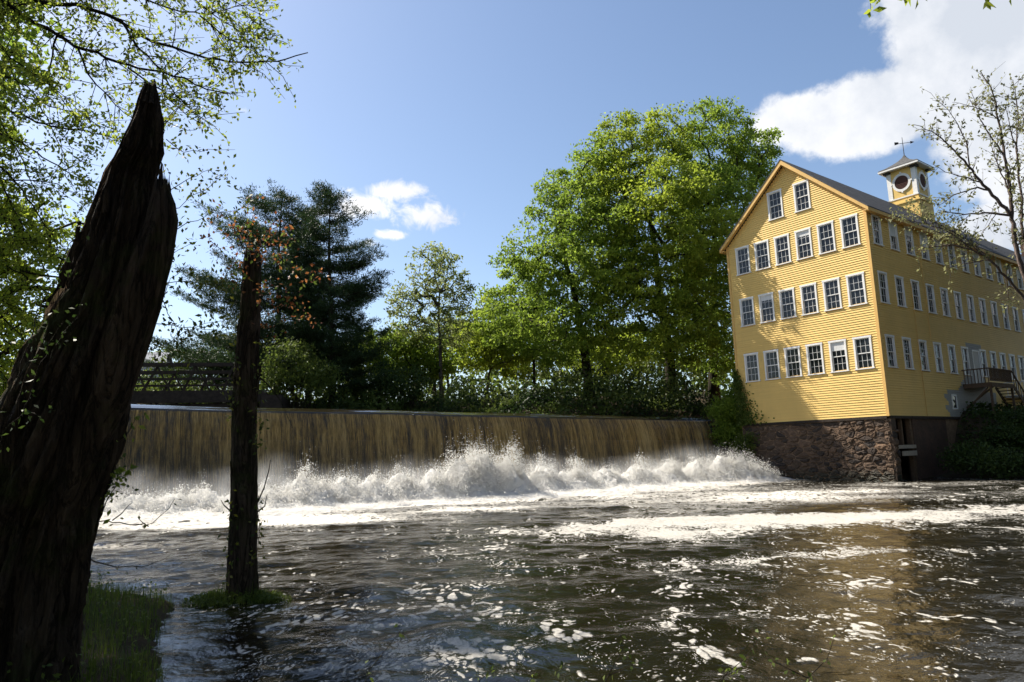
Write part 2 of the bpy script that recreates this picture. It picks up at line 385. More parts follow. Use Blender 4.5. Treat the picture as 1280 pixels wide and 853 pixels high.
def m_fall():
    # u = metres along the dam, d = metres below the lip
    t = NT('falling_water'); u = t.attr('u'); d = t.attr('d')
    cx = t.n('ShaderNodeCombineXYZ'); t.l(u, cx.inputs[0]); t.l(t.math('MULTIPLY', d, .055), cx.inputs[1]); st = cx.outputs[0]
    cy = t.n('ShaderNodeCombineXYZ'); t.l(u, cy.inputs[0]); t.l(t.math('MULTIPLY', d, .9), cy.inputs[1])
    f0 = t.noise(st, 22.0, 5, .8, .1); f1 = t.noise(st, 4.2, 4, .6, .2); b = t.noise(st, .3, 3, .5); sp = t.noise(cy.outputs[0], 20, 3, .7)
    a = t.math('ADD', t.math('MULTIPLY', f0, .6), t.math('MULTIPLY', f1, .4))
    x = t.math('ADD', a, t.math('MULTIPLY', t.math('SUBTRACT', b, .5), .35))
    backlit_amber = t.ramp(x, [(.40, (.012, .008, .002)), (.465, (.11, .070, .018)), (.53, (.32, .21, .058)), (.61, (.70, .52, .21))])
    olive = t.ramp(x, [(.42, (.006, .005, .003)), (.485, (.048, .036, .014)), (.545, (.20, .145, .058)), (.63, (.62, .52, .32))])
    k = t.math('ADD', t.rng(d, .2, 3.8, 0, .85, True), t.math('MULTIPLY', t.math('SUBTRACT', t.noise(st, .6, 2, .5), .5), .9), True)  # tannin amber towards the lip, with the crest's golden backlight painted in
    col = t.mix(k, backlit_amber, olive)
    drops = t.math('MULTIPLY', t.rng(sp, .62, .70), t.rng(d, .5, 3.2, .1, .95))
    col = t.mix(drops, col, (.62, .57, .46))
    bs = t.bsdf(col, t.rng(d, 0, 2.0, .12, .34), .5, t.bump(t.math('ADD', a, t.math('MULTIPLY', sp, .2)), .9, .14))
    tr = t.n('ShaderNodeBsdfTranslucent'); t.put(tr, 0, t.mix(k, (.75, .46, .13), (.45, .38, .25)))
    thin = t.math('MULTIPLY', t.rng(x, .44, .60), .5)
    body = t.mixs(thin, bs, tr.outputs[0])
    lip = t.bsdf((.02, .016, .008), .09, .6, t.bump(t.noise(cy.outputs[0], 1.2, 3, .5), .25, .05))
    return t.done(t.mixs(t.rng(t.math('ADD', d, t.math('MULTIPLY', t.math('SUBTRACT', b, .5), .1)), .03, .13, smooth=True), lip, body))
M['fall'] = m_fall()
def m_spray():
    t = NT('white_spray'); d = t.bsdf((.97, .96, .93), .7, .2); tr = t.n('ShaderNodeBsdfTranslucent'); t.put(tr, 0, (.98, .97, .94))
    return t.done(t.mixs(.65, d, tr.outputs[0]))
M['spray'] = m_spray()
def m_froth():
    t = NT('churning_foam'); v = t.coord()
    h = t.math('ADD', t.noise(v, 3, 8, .72), t.math('MULTIPLY', t.vor(v, 5), .35))
    c = t.ramp(t.noise(v, 1.6, 6, .7), [(.22, (.70, .66, .58)), (.5, (.95, .94, .91))])
    d = t.bsdf(c, .75, .2, t.bump(h, 1.0, .14)); tr = t.n('ShaderNodeBsdfTranslucent'); t.put(tr, 0, c)
    return t.done(t.mixs(.5, d, tr.outputs[0]))
M['froth'] = m_froth()

# ------------------------------------------------------------------ lay of the land
D0 = np.array([-17.1, 31.0]); DE = np.array([30.5, 17.5]); DLEN = float(np.linalg.norm(DE)); DE = DE/DLEN
DUP = np.array([-DE[1], DE[0]])           # towards upstream
CREST = 4.15
def crest_z(t): return 4.15 + .58*np.clip(1-np.asarray(t)/DLEN, -.3, 1.3)     # the old crest has settled towards the mill
def dam_xy(t, s=0.0): return D0 + DE*t + DUP*s
YAW = .6454; BC = np.array([20.6184, 38.8157, 0])
BR = np.array([math.cos(YAW), math.sin(YAW), 0]); BL = np.array([-math.sin(YAW), math.cos(YAW), 0])
def bpt(v, u, z): return BC + BR*v + BL*u + np.array([0, 0, z])
BW = 9.47; BLEN = 46.0
bl_ = bpt(0, BW, 0)
POLY = np.array([(-2.6, 5.2), (-3.5, 7.0), (-4.55, 9.0), (-5.3, 11.0), (-7.3, 12.2), (-10.8, 14.5), (-14.5, 17.5), (-20.0, 20.5), (-25.0, 24.0),
                 tuple(dam_xy(-8.8)), tuple(dam_xy(DLEN+.3)), (bl_[0], bl_[1]+.3), (BC[0]+.2, BC[1]+.3), (24.9, 42.0), (26.6, 38.6), (31, 35.6),
                 (34, 28), (25, 16), (15, 7.5), (8, 4.7), (2, 4.3)])
def poly_sd(x, y, poly):
    d2 = np.full(x.shape, 1e18); ins = np.zeros(x.shape, bool); n = len(poly)
    for i in range(n):
        a = poly[i]; b = poly[(i+1) % n]; e = b-a
        wx = x-a[0]; wy = y-a[1]; k = np.clip((wx*e[0]+wy*e[1])/(e@e), 0, 1)
        d2 = np.minimum(d2, (wx-e[0]*k)**2 + (wy-e[1]*k)**2)
        c = (a[1] > y) != (b[1] > y)
        with np.errstate(divide='ignore', invalid='ignore'):
            xi = (b[0]-a[0])*(y-a[1])/(b[1]-a[1]) + a[0]
        ins ^= c & (x < xi)
    return np.where(ins, -1, 1)*np.sqrt(d2)
def sst(a, b, x): k = np.clip((x-a)/(b-a), 0, 1); return k*k*(3-2*k)
def far_s(t): return 3.2 + 11.5*sst(DLEN-1, 17, t) + 1.5*np.sin(t*.21)*sst(DLEN, 20, t)
def ground_z(x, y):
    x = np.asarray(x, float); y = np.asarray(y, float)
    sd_ = poly_sd(x, y, POLY)
    P = np.stack([x*.35, y*.35, 0*x], -1); n = fbm(P, 4, 3)
    low = np.where(sd_ < 0, -1.3*sst(0, 1.6, -sd_), .12 + .9*sst(0, 6, sd_) + 2.2*sst(5, 22, sd_) + n*.12*sst(.3, 2, sd_))
    s = (x-D0[0])*DUP[0] + (y-D0[1])*DUP[1]; t = (x-D0[0])*DE[0] + (y-D0[1])*DE[1]
    far = far_s(t)
    up = 3.0 + 2.0*sst(far-2.5, far+1.5, s) + 1.7*sst(far+1, far+9, s) + n*.3*sst(far, far+4, s)
    right = sst(DLEN-.5, DLEN+2.5, t); up = up*(1-right) + np.maximum(up, 4.6 + n*.2)*right
    leftb = sst(-8, -14, t); up = up*(1-leftb) + np.maximum(up, 5.0)*leftb
    h = np.where(s > .2, up, low)
    # right bank in front of the side wall climbs to the wall foot
    v = (x-BC[0])*BR[0] + (y-BC[1])*BR[1]; u = (x-BC[0])*BL[0] + (y-BC[1])*BL[1]
    rb = sst(4.0, 10.0, v)*np.clip(1-np.maximum(-u, 0)/9.0, 0, 1)
    h = np.where((sd_ > 0) & (v > 3.5) & (s < .2), np.maximum(h, rb*4.0*sst(0, 4.5, sd_)), h)
    h = np.where((v > -.3) & (u > -.3) & (u < BW+.3) & (v < 3.0) & (sd_ > -1.5), np.minimum(h, -.3), h)
    return h

def terrain():
    def axis(lo, hi, st, far):
        a = list(np.arange(lo, hi, st)); k = st; x = a[-1]
        while x < far: k *= 1.25; x += k; a.append(x)
        k = st; x = a[0]
        while x > -far: k *= 1.25; x -= k; a.insert(0, x)
        return np.array(a)
    X = axis(-32, 50, .55, 2500); Y = axis(-8, 82, .55, 2500)
    X = np.unique(np.round(np.r_[X, np.arange(-11, -1.5, .2)], 3)); Y = np.unique(np.round(np.r_[Y, np.arange(4, 15, .2)], 3))
    X = X[np.r_[True, np.diff(X) > .05]]; Y = Y[np.r_[True, np.diff(Y) > .05]]
    gx, gy = np.meshgrid(X, Y); z = ground_z(gx, gy)
    r = np.hypot(gx, gy-30); z = np.where(r > 110, np.minimum(z, 6.5), z)
    nx, ny = len(X), len(Y); I = np.arange(nx*ny).reshape(ny, nx)
    F = np.stack([I[:-1, :-1], I[:-1, 1:], I[1:, 1:], I[1:, :-1]], -1).reshape(-1, 4)
    mobj('ground', mesh_data('ground', np.stack([gx, gy, z], -1).reshape(-1, 3), F, M['ground'], True), kind='structure')
terrain()

def river():
    ys = [3.6]; 
    while ys[-1] < 54.5: ys.append(ys[-1] + .045 + max(0, ys[-1]-6)*.0042)
    Y = np.array(ys); X = np.arange(-26, 36, .125)
    gx, gy = np.meshgrid(X, Y); sd_ = poly_sd(gx, gy, POLY)
    s = -((gx-D0[0])*DUP[0] + (gy-D0[1])*DUP[1]); t = (gx-D0[0])*DE[0] + (gy-D0[1])*DE[1]   # s = metres below the dam
    turb = np.exp(-np.clip(s-1, 0, 99)/6.5)
    P2 = lambda a, b: np.stack([gx*a, gy*b, 0*gx], -1)
    h = .045*fbm(P2(1.2, 1.1), 3, 5) + .018*fbm(P2(3.4, 3.2), 2, 9)
    mid = np.exp(-np.clip(s-1, 0, 99)/14)
    h += mid*.10*fbm(P2(.55, 1.1), 4, 21) + turb*(.26*fbm(P2(.7, .9), 4, 31) + .14*np.abs(fbm(P2(1.6, 2.0), 3, 41)))
    # long standing swells across the middle of the river
    h += .035*mid*np.sin(gy*1.7 + 1.6*fbm(P2(.15, .3), 2, 77)*3)
    # foam density fields
    big = fbm(P2(.10, .22), 3, 91)
    foam = .32 + .21*big + .10*fbm(P2(.33, .6), 3, 55)
    raft = np.exp(-(((gx-7.0)/6.6)**2 + ((gy-20.3-.10*(gx-6)+1.8*fbm(P2(.22, .3), 3, 66))/2.0)**2)**1.5)
    raft2 = np.exp(-(((gx-15.5)/4.5)**2 + ((gy-22.0)/1.3)**2))
    streak = np.exp(-((gy-13.2-.12*gx+1.0*fbm(P2(.3, .3), 2, 67))/.55)**2)*np.exp(-((gx-6)/4.5)**2)
    nearl = np.exp(-(((gx+1.4)/2.0)**2 + ((gy-8.2)/1.0)**2))
    foam = foam + .62*raft + .34*raft2 + .30*streak + .22*nearl
    shadeleft = sst(-3, -9, gx)*.04; foam = foam - shadeleft
    pat = np.clip(.5+1.5*fbm(P2(.13, .28), 3, 123), 0, 1.3)
    lace = .8*np.exp(-np.clip(s-5.0, 0, 99)/1.1) + (.19*np.exp(-((s-8)/3.5)**2) + .13*np.exp(-((s-14)/5.5)**2))*pat*(1+.7*sst(2, -7, gx)) + .16*fbm(P2(.16, .33), 3, 71)*np.exp(-np.clip(s-6, 0, 99)/16)
    lace = lace + .10*np.exp(-((gy-30)/4)**2)*sst(6, 14, gx)*pat
    lace = np.clip(lace, 0, 1.2)*(s > -1)
    keep = (sd_ < .5)
    I = np.arange(gx.size).reshape(gx.shape)
    F = np.stack([I[:-1, :-1], I[:-1, 1:], I[1:, 1:], I[1:, :-1]], -1).reshape(-1, 4)
    F = F[keep.reshape(-1)[F].any(1)]
    used = np.unique(F); remap = np.full(gx.size, -1); remap[used] = np.arange(len(used))
    V = np.stack([gx, gy, h], -1).reshape(-1, 3)[used]
    mobj('river', mesh_data('river', V, remap[F], M['water'], True, {'foam': foam.reshape(-1)[used], 'lace': lace.reshape(-1)[used]}), kind='structure')
    # mill pond above the dam
    A = [dam_xy(-22, .25), dam_xy(DLEN, .25), dam_xy(DLEN+2, 24), dam_xy(-22, 40)]
    mobj('mill_pond', mesh_data('mill_pond', [(p[0], p[1], CREST-.03) for p in A], [(0, 1, 2, 3)], M['pond']), kind='structure')
river()

def dam():
    root = empty('mill_dam', (*dam_xy(0), 0), 0, 'dark stone mill dam behind the falling water', 'dam')
    L0 = D0
    def wp(t, s, z): p = dam_xy(t, s)-L0; return (p[0], p[1], z)
    mb = MB()
    prof = [(-.55, None), (-.30, -2.2), (.0, -.42), (.9, -.20), (1.6, None)]
    V = [wp(t, s, -.8 if z is None else float(crest_z(t))+z) for t in (-9, DLEN) for s, z in prof]; n = len(prof)
    mb.add(V, [tuple(range(n)), tuple(range(2*n-1, n-1, -1))] + [(i, i+n, (i+1) % n+n, (i+1) % n) for i in range(n)])
    mb.obj('dam_body', M['dark_inside'], root)
    mb = MB()          # right hand abutment
    V = [wp(t, s, z) for t in (DLEN+.05, DLEN+1.3) for s, z in ((-.75, -.8), (-.7, CREST-.1), (2.5, CREST-.1), (2.6, -.8))]
    mb.add(V, [(0, 1, 2, 3), (7, 6, 5, 4)] + [(i, i+4, (i+1) % 4+4, (i+1) % 4) for i in range(4)])
    mb.obj('abutment', M['rust_and_shadow'], root)
dam()

def waterfall():
    T = np.arange(-9, DLEN+.01, .045); n = len(T)
    # profile: smooth lip, then a free falling nappe
    S = []; Z = []; D = []
    for q in np.linspace(0, 1, 9):          # smooth apron sliding towards the edge
        S.append(.95-1.15*q); Z.append(.10-.02*q-.22*q**1.6); D.append(-1.0+.94*q)
    for a_ in np.linspace(32, 88, 9):       # turning over
        r_ = .30; S.append(-.20 - r_*(math.sin(math.radians(a_))-.53)); Z.append(-.14-r_*(.848-math.cos(math.radians(a_)))); D.append(-.05 + .3*(a_-32)/56)
    s0, z0 = S[-1], Z[-1]
    for k in np.linspace(.04, 1, 26):
        dz = k*5.1; S.append(s0 - .46*math.sqrt(dz)*.62 - .05*dz); Z.append(z0-dz); D.append(.25 + dz)
    S = np.array(S); Z = np.array(Z); D = np.array(D); m = len(S)
    tt = T[:, None]; dd = np.clip(D, 0, 9)[None, :]
    sag = (.05*fbm(np.stack([tt*.25+0*dd, 0*tt+0*dd, 0*tt+0*dd], -1), 3, 3))      # gentle unevenness of the lip
    str_ = fbm(np.stack([tt*2.2+0*dd, dd*.22+0*tt, 0*tt+0*dd], -1), 4, 8)*.16 + fbm(np.stack([tt*.5+0*dd, dd*.1+0*tt, 0*tt+0*dd], -1), 2, 18)*.18
    ss_ = S[None, :] - str_*np.clip(dd/1.2, 0, 1) + sag*.5
    zz = Z[None, :] + sag*np.clip(1-dd/1.0, 0, 1) + crest_z(tt)
    x = D0[0] + DE[0]*tt + DUP[0]*ss_; y = D0[1] + DE[1]*tt + DUP[1]*ss_
    V = np.stack([x, y, zz+0*tt], -1).reshape(-1, 3)
    I = np.arange(n*m).reshape(n, m); F = np.stack([I[:-1, :-1], I[1:, :-1], I[1:, 1:], I[:-1, 1:]], -1).reshape(-1, 4)
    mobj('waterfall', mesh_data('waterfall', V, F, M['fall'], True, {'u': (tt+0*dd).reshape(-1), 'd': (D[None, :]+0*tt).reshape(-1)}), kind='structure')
waterfall()

def tets(P, size, seed=1):
    r = np.random.default_rng(seed); n = len(P)
    base = np.array([(1, 1, 1), (1, -1, -1), (-1, 1, -1), (-1, -1, 1)], float)/1.7
    q = r.normal(size=(n, 4)); q /= np.linalg.norm(q, axis=1)[:, None]; w, x, y, z = q.T
    Rm = np.stack([1-2*(y*y+z*z), 2*(x*y-z*w), 2*(x*z+y*w), 2*(x*y+z*w), 1-2*(x*x+z*z), 2*(y*z-x*w), 2*(x*z-y*w), 2*(y*z+x*w), 1-2*(x*x+y*y)], -1).reshape(n, 3, 3)
    V = P[:, None, :] + np.einsum('nij,kj->nki', Rm, base)*np.asarray(size)[:, None, None]
    F = (np.arange(n)*4)[:, None, None] + np.array([(0, 1, 2), (0, 2, 3), (0, 3, 1), (1, 3, 2)])[None]
    return V.reshape(-1, 3), F.reshape(-1, 3)

def splash():
    r = np.random.default_rng(11)
    # plume list: t along dam, distance below dam, half-width, height
    plumes = []
    def onbase(px, s):   # t where the base line is seen at this photo column
        best = min(np.linspace(-8, DLEN, 400), key=lambda t: abs(pxof((*dam_xy(t, -s), .4))-px)); return best
    def pxof(p):
        d = np.asarray(p)-[0, 0, EYE]; return 640 + FPX*(d@CR)/(d@_f)
    for px, s, w, h in [(120, 2.0, 1.6, .95), (165, 2.0, 1.4, 1.0), (212, 2.3, 1.3, 1.05), (258, 2.1, 1.1, 1.2), (300, 2.5, 1.0, 1.1), (338, 2.4, 1.0, 1.1), (374, 2.2, .8, 1.9), (402, 2.7, 1.0, 1.35), (432, 2.5, 1.0, 1.55), (468, 2.8, 1.2, 1.45), (505, 2.5, 1.0, 1.6), (545, 2.8, 1.3, 1.7),
                        (578, 2.7, 1.2, 2.4), (604, 2.6, 1.4, 2.65), (637, 2.8, 1.2, 2.3), (680, 2.6, 1.3, 1.8), (720, 2.6, 1.3, 1.7), (760, 2.5, 1.4, 1.35), (800, 2.5, 1.4, 1.55), (838, 2.5, 1.4, 1.55),
                        (875, 2.6, 1.3, 1.7), (908, 3.0, 1.2, 2.0), (930, 3.4, 1.2, 1.7), (952, 4.0, 1.0, 1.0)]:
        s += 1.5; plumes.append((onbase(px, s), s, w, h))
    # heaving white water under the spray
    T = np.arange(-8.5, DLEN+.6, .062); S = np.arange(.75, 8.2, .07); tt, ss = np.meshgrid(T, S)
    h = np.zeros_like(tt)
    for t0, s0, w, hh in plumes:
        h = np.maximum(h, .70*hh*np.exp(-np.abs((tt-t0)/w)**1.7)*np.exp(-((ss-s0+.25)/.95)**2))
    base = .34*np.exp(-((ss-3.4)/1.9)**2)
    h = np.maximum(h, base)
    P = np.stack([tt*1.15, ss*1.15, h*.9], -1)
    lump = 1-np.abs(fbm(P, 5, 5, .6))*2.2; h2 = h*(.66+.50*lump) + (.20*fbm(P*2.6, 4, 15, .65) + .16*np.abs(fbm(P*7, 3, 16)))*np.clip(h*2.2, 0, 1)
    edge = sst(8.0, 5.8, ss)*sst(.72, 1.0, ss); z = -.25 + (h2+.34)*edge
    dx = .16*fbm(P*1.4+9, 3, 25); ds = .2*fbm(P*1.4+19, 3, 35)
    x = D0[0] + DE[0]*(tt+dx) - DUP[0]*(ss+ds); y = D0[1] + DE[1]*(tt+dx) - DUP[1]*(ss+ds)
    I = np.arange(tt.size).reshape(tt.shape); F = np.stack([I[:-1, :-1], I[:-1, 1:], I[1:, 1:], I[1:, :-1]], -1).reshape(-1, 4)
    mobj('churning_foam', mesh_data('churning_foam', np.stack([x, y, z], -1).reshape(-1, 3), F, M['froth'], True),
         label='heaving white water along the foot of the falls', cat='foam', kind='stuff')
    # spray: jets thrown up out of each plume, breaking into drops
    pts = []; siz = []
    for t0, s0, w, hh in plumes:
        nb = int(21*hh*w)
        for b in range(nb):
            a = r.normal(0, .62*w); zt = hh*math.exp(-abs(a/w)**1.7)*r.uniform(.5, 1.12); c = np.array([t0+a, s0+r.normal(0, .45), max(.15, zt*r.uniform(.55, 1))])
            rad = r.uniform(.16, .55)*(.7+.3*hh/2); k = int(96*rad/.25)
            q = r.normal(size=(k, 3)); q /= np.linalg.norm(q, axis=1)[:, None]; q *= rad*np.abs(r.normal(.8, .28, k))[:, None]
            pts.append(c+q); siz.append(.010+np.minimum(r.exponential(.010, k), .026))
            k2 = int(17*hh)       # fine drops thrown beyond the lump
            lean = r.normal(0, .22, 2); up = np.abs(r.normal(0, .32, k2))*hh*.6; g = r.normal(0, .07+.12*up[:, None], (k2, 3))
            pts.append(c + np.stack([lean[0]*up, lean[1]*up, up], -1) + g); siz.append(r.uniform(.008, .022, k2))
    k = 18000        # low froth drops along the whole foot
    t = r.uniform(-8, DLEN, k); s = np.abs(r.normal(3.4, 1.1, k))+.5; z = np.abs(r.normal(0, .26, k))
    pts.append(np.stack([t, s, z], -1)); siz.append(r.uniform(.012, .04, k))
    k = 9000         # thin mist in front of the sheet
    t = r.uniform(-8, DLEN, k); s = r.uniform(1.3, 4.2, k); z = np.abs(r.normal(0, .7, k))
    pts.append(np.stack([t, s, z], -1)); siz.append(r.uniform(.006, .014, k))
    p = np.vstack(pts); sz = np.concatenate(siz)
    ok = (p[:, 1] > .75) & (p[:, 0] < DLEN+1.5); p = p[ok]; sz = sz[ok]
    W = np.stack([D0[0]+DE[0]*p[:, 0]-DUP[0]*p[:, 1], D0[1]+DE[1]*p[:, 0]-DUP[1]*p[:, 1], p[:, 2]], -1)
    V, F = tets(W, sz, 3)
    mobj('spray', mesh_data('spray', V, F, M['spray']), label='white spray and flying drops at the foot of the falls', cat='spray', kind='stuff')
    print('spray tets', len(W))
splash()

def mist():
    # fine airborne spray hanging over the foot of the falls: even white droplets in a ragged, shallow layer
    t = NT('spray_mist'); t.t.nodes.clear(); t.out = t.n('ShaderNodeOutputMaterial'); v = t.coord('Object'); sp = t.n('ShaderNodeSeparateXYZ'); t.l(v, sp.inputs[0])
    hgt = t.rng(t.math('ADD', sp.outputs[2], t.math('MULTIPLY', t.noise(t.coord('Object', scale=(.28, .1, .1)), 1.0, 2, .5), -2.6)), -1.5, .9, 1, 0, True)
    wid = t.math('MULTIPLY', t.rng(sp.outputs[1], .9, 2.2, 0, 1, True), t.rng(sp.outputs[1], 3.4, 5.6, 1, 0, True))
    nz = t.rng(t.noise(v, .9, 4, .6, .5), .38, .66, .05, 1)
    den = t.math('MULTIPLY', t.math('MULTIPLY', hgt, wid), t.math('MULTIPLY', nz, .75))
    pv = t.n('ShaderNodeVolumePrincipled'); pv.inputs['Color'].default_value = (.97, .97, .97, 1); pv.inputs['Anisotropy'].default_value = .35; t.l(den, pv.inputs['Density']); t.l(pv.outputs[0], t.out.inputs['Volume'])
    mb = MB(); mb.box(-9, DLEN+1.2, .8, 7.4, .02, 2.9); me = mb.data('mist', t.mat)
    o = mobj('mist', me, None, (*D0, 0), label='thin white mist drifting over the foot of the falls', cat='mist', kind='stuff')
    o.matrix_world = Matrix(((DE[0], -DUP[0], 0, D0[0]), (DE[1], -DUP[1], 0, D0[1]), (0, 0, 1, 0), (0, 0, 0, 1)))
mist()

# ------------------------------------------------------------------ the mill
def rect_cut(a, b, cuts):
    """[a,b] minus the intervals in cuts"""
    out = [(a, b)]
    for c0, c1 in cuts:
        nxt = []
        for x0, x1 in out:
            if c1 <= x0 or c0 >= x1: nxt.append((x0, x1)); continue
            if c0 > x0: nxt.append((x0, c0))
            if c1 < x1: nxt.append((c1, x1))
        out = nxt
    return [(x0, x1) for x0, x1 in out if x1-x0 > .01]

def mill():
    root = empty('mill_building', tuple(BC), YAW, 'tall yellow clapboard mill with gable end and cupola beside the falls', 'mill')
    ZB, ZE, ZR = 3.58, 15.62, 19.95; HW = BW/2
    WW, WH = 1.04, 1.88
    front = [(.99+1.462*k, z) for z in (14.4, 10.9, 7.2) for k in range(6)] + [(3.73, 17.44), (5.59, 17.44)]
    side = []
    for z in (14.4, 10.93, 7.22):
        for k in range(24):
            v = 1.06+2.043*k
            if z < 8 and k == 6: v = 14.2
            if z < 8 and k > 6: v = 14.2+1.75*(k-6)
            if v < BLEN-.8: side.append((v, z))
    door = (12.55, 13.5, 5.75, 7.95); small = (8.72, 4.5, .62, .82)
    EXP = .14
    slope = lambda u: ZE + (ZR-ZE)*(1-abs(u-HW)/HW)
    def grey(v, z):
        if z < 5.15: return 7.6 + .35*math.sin(z*9) < v < 15.6
        lo = 9.4 + (z-5.15)*1.55 if z < 6.4 else 11.62
        return lo < v < 14.1 and z < 8.35
    def boards(is_front):
        mb = MB(); z = ZB
        wins = front if is_front else side
        while z < (ZR if is_front else ZE):
            z1 = z+EXP
            if is_front:
                a, b = .10, BW-.10
                if z1 > ZE: k = (z1-ZE)/(ZR-ZE)*HW; a, b = k+.02, BW-k-.02
                if b-a < .1: break
            else: a, b = .10, BLEN
            cuts = [(c-WW/2+.03, c+WW/2-.03) for c, cz in wins if z1 > cz-WH/2+.03 and z < cz+WH/2-.03]
            if not is_front:
                if z1 > door[2] and z < door[3]: cuts.append((door[0]-.05, door[1]+.05))
                if z1 > small[1]-small[3]/2 and z < small[1]+small[3]/2: cuts.append((small[0]-small[2]/2, small[0]+small[2]/2))
            for x0, x1 in rect_cut(a, b, cuts):
                segs = [(x0, x1, 0)]
                if not is_front and z < 8.4:
                    segs = []; q = np.arange(x0, x1, .25).tolist()+[x1]; cur = None
                    for i in range(len(q)-1):
                        gk = 1 if grey((q[i]+q[i+1])/2, z) else 0
                        if segs and segs[-1][2] == gk: segs[-1] = (segs[-1][0], q[i+1], gk)
                        else: segs.append((q[i], q[i+1], gk))
                for s0, s1, g in segs:
                    jit = random.uniform(-.002, .002)
                    o = .042+jit; i_ = .010
                    if is_front:
                        V = [(-o, s0, z), (-o, s1, z), (-i_, s1, z1), (-i_, s0, z1), (0, s0, z), (0, s1, z)]
                        mb.add(V, [(3, 2, 1, 0), (0, 1, 5, 4)], g)
                    else:
                        V = [(s0, -o, z), (s1, -o, z), (s1, -i_, z1), (s0, -i_, z1), (s0, 0, z), (s1, 0, z)]
                        mb.add(V, [(0, 1, 2, 3), (4, 5, 1, 0)], g)
            z = z1
        o = mb.obj('gable_clapboards' if is_front else 'side_clapboards', [M['siding'], M['siding_grey']], root)
        o['kind'] = 'stuff'
    boards(True); boards(False)
    mb = MB()       # wall carcass just behind the boards, with window openings cut as strips
    zs = sorted(set([ZB, ZE] + [z+s*(WH/2-.1) for z in (14.4, 10.9, 7.2) for s in (-1, 1)]))
    for z0, z1 in zip(zs[:-1], zs[1:]):
        zm = (z0+z1)/2; cuts = [(c-.42, c+.42) for c, cz in front if abs(zm-cz) < WH/2-.11]
        for a, b in rect_cut(.02, BW-.02, cuts): mb.box(.004, .16, a, b, z0, z1)
    gab = [(.02, ZE), (BW-.02, ZE), (HW, ZR-.1)]
    n = 14
    for k in range(n):
        z0 = ZE + (ZR-.1-ZE)*k/n; z1 = ZE + (ZR-.1-ZE)*(k+1)/n
        e1 = HW*(k+1)/n; zm = (z0+z1)/2
        cuts = [(c-.42, c+.42) for c, cz in front if abs(zm-cz) < WH/2-.16]
        for a, b in rect_cut(.02+e1, BW-.02-e1, cuts): mb.box(.004, .16, a, b, z0, z1)
    zs = sorted(set([ZB, ZE] + [z+s*(WH/2-.1) for z in (14.4, 10.93, 7.22) for s in (-1, 1)] + [door[2], 4.1, 4.9]))
    for z0, z1 in zip(zs[:-1], zs[1:]):
        zm = (z0+z1)/2; cuts = [(c-.42, c+.42) for c, cz in side if abs(zm-cz) < WH/2-.11]
        for a, b in rect_cut(.18, BLEN, cuts): mb.box(a, b, .004, .16, z0, z1)
    mb.box(.2, BLEN, BW-.15, BW, ZB, ZE); mb.box(BLEN-.15, BLEN, .18, BW-.16, ZB, ZE)
    mb.box(.18, BLEN-.16, .18, BW-.16, ZB+.02, ZB+.2)
    for z in (8.9, 12.6, 15.5): mb.box(.18, BLEN-.16, .17, BW-.16, z, z+.12)
    mb.obj('wall', M['trim_yellow'], root)
    mb = MB(); mb.box(1.9, 2.0, .2, BW-.2, ZB+.3, ZE-.2); mb.box(2.1, BLEN-.2, 2.4, 2.5, ZB+.3, ZE-.2)
    mb.obj('inner_partition', M['dark_inside'], root)
    mb = MB()
    mb.box(-.064, .09, -.068, .098, ZB-.02, ZE+.05); mb.obj('corner_board', M['trim_yellow'], root)
    mb = MB(); mb.box(-.064, .09, BW-.098, BW+.06, ZB-.02, ZE-.05); mb.obj('corner_board', M['trim_yellow'], root)
    mb = MB(); mb.box(-.06, .02, .1, BW-.1, ZB-.16, ZB-.005); mb.box(.1, BLEN, -.06, .02, ZB-.16, ZB-.005); mb.obj('sill_shadow_line', M['rust_and_shadow'], root)  # dark strip drawing the shadow line under the clapboards
    # roof
    OV = .42; sl = (ZR-ZE)/HW; nrm = np.array([0, -sl, 1])/math.hypot(sl, 1)
    ov = .36; ye, ze = -ov, ZE-ov*sl+.22; zr = ZR+.22
    for sgn, nm in ((1, 'near'), (-1, 'far')):
        mb = MB(); f = lambda y: y if sgn == 1 else BW-y
        th = .07
        V = [(-OV, f(ye), ze), (BLEN+.3, f(ye), ze), (BLEN+.3, f(HW), zr), (-OV, f(HW), zr)]
        V2 = [(a, b, c-th) for a, b, c in V]
        q = [(0, 1, 2, 3), (7, 6, 5, 4), (0, 4, 5, 1), (1, 5, 6, 2), (2, 6, 7, 3), (3, 7, 4, 0)]
        if sgn == -1: q = [t[::-1] for t in q]
        mb.add(V+V2, q); mb.obj('roof', M['shingle'], root)
        mb = MB()      # rake board and soffit along the gable
        b0 = np.array((-OV+.02, f(ye), ze-.10)); b1 = np.array((-OV+.02, f(HW), zr-.10))
        V = [(-OV+.02, f(ye), ze-th-.005), (-OV+.02, f(HW), zr-th-.005), (-OV+.02, f(HW), zr-th-.30), (-OV+.02, f(ye), ze-th-.22),
             (-OV+.07, f(ye), ze-th-.005), (-OV+.07, f(HW), zr-th-.005), (-OV+.07, f(HW), zr-th-.30), (-OV+.07, f(ye), ze-th-.22)]
        mb.add(V, [(0, 1, 2, 3), (7, 6, 5, 4), (0, 4, 5, 1), (1, 5, 6, 2), (2, 6, 7, 3), (3, 7, 4, 0)])
        V = [(-OV+.07, f(ye+.03), ze-th-.1), (-OV+.07, f(HW), zr-th-.14), (-.036, f(HW), zr-th-.14), (-.036, f(ye+.03), ze-th-.1)]
        mb.add(V, [(0, 1, 2, 3)]); mb.obj('rake_board', M['trim_yellow'], root)
        mb = MB()      # eave box and gutter board
        mb.box(-OV+.08, BLEN, *( (ye+.02, -.04) if sgn == 1 else (BW+.04, BW+ov-.02)), ze-th-.17, ze-th-.11)
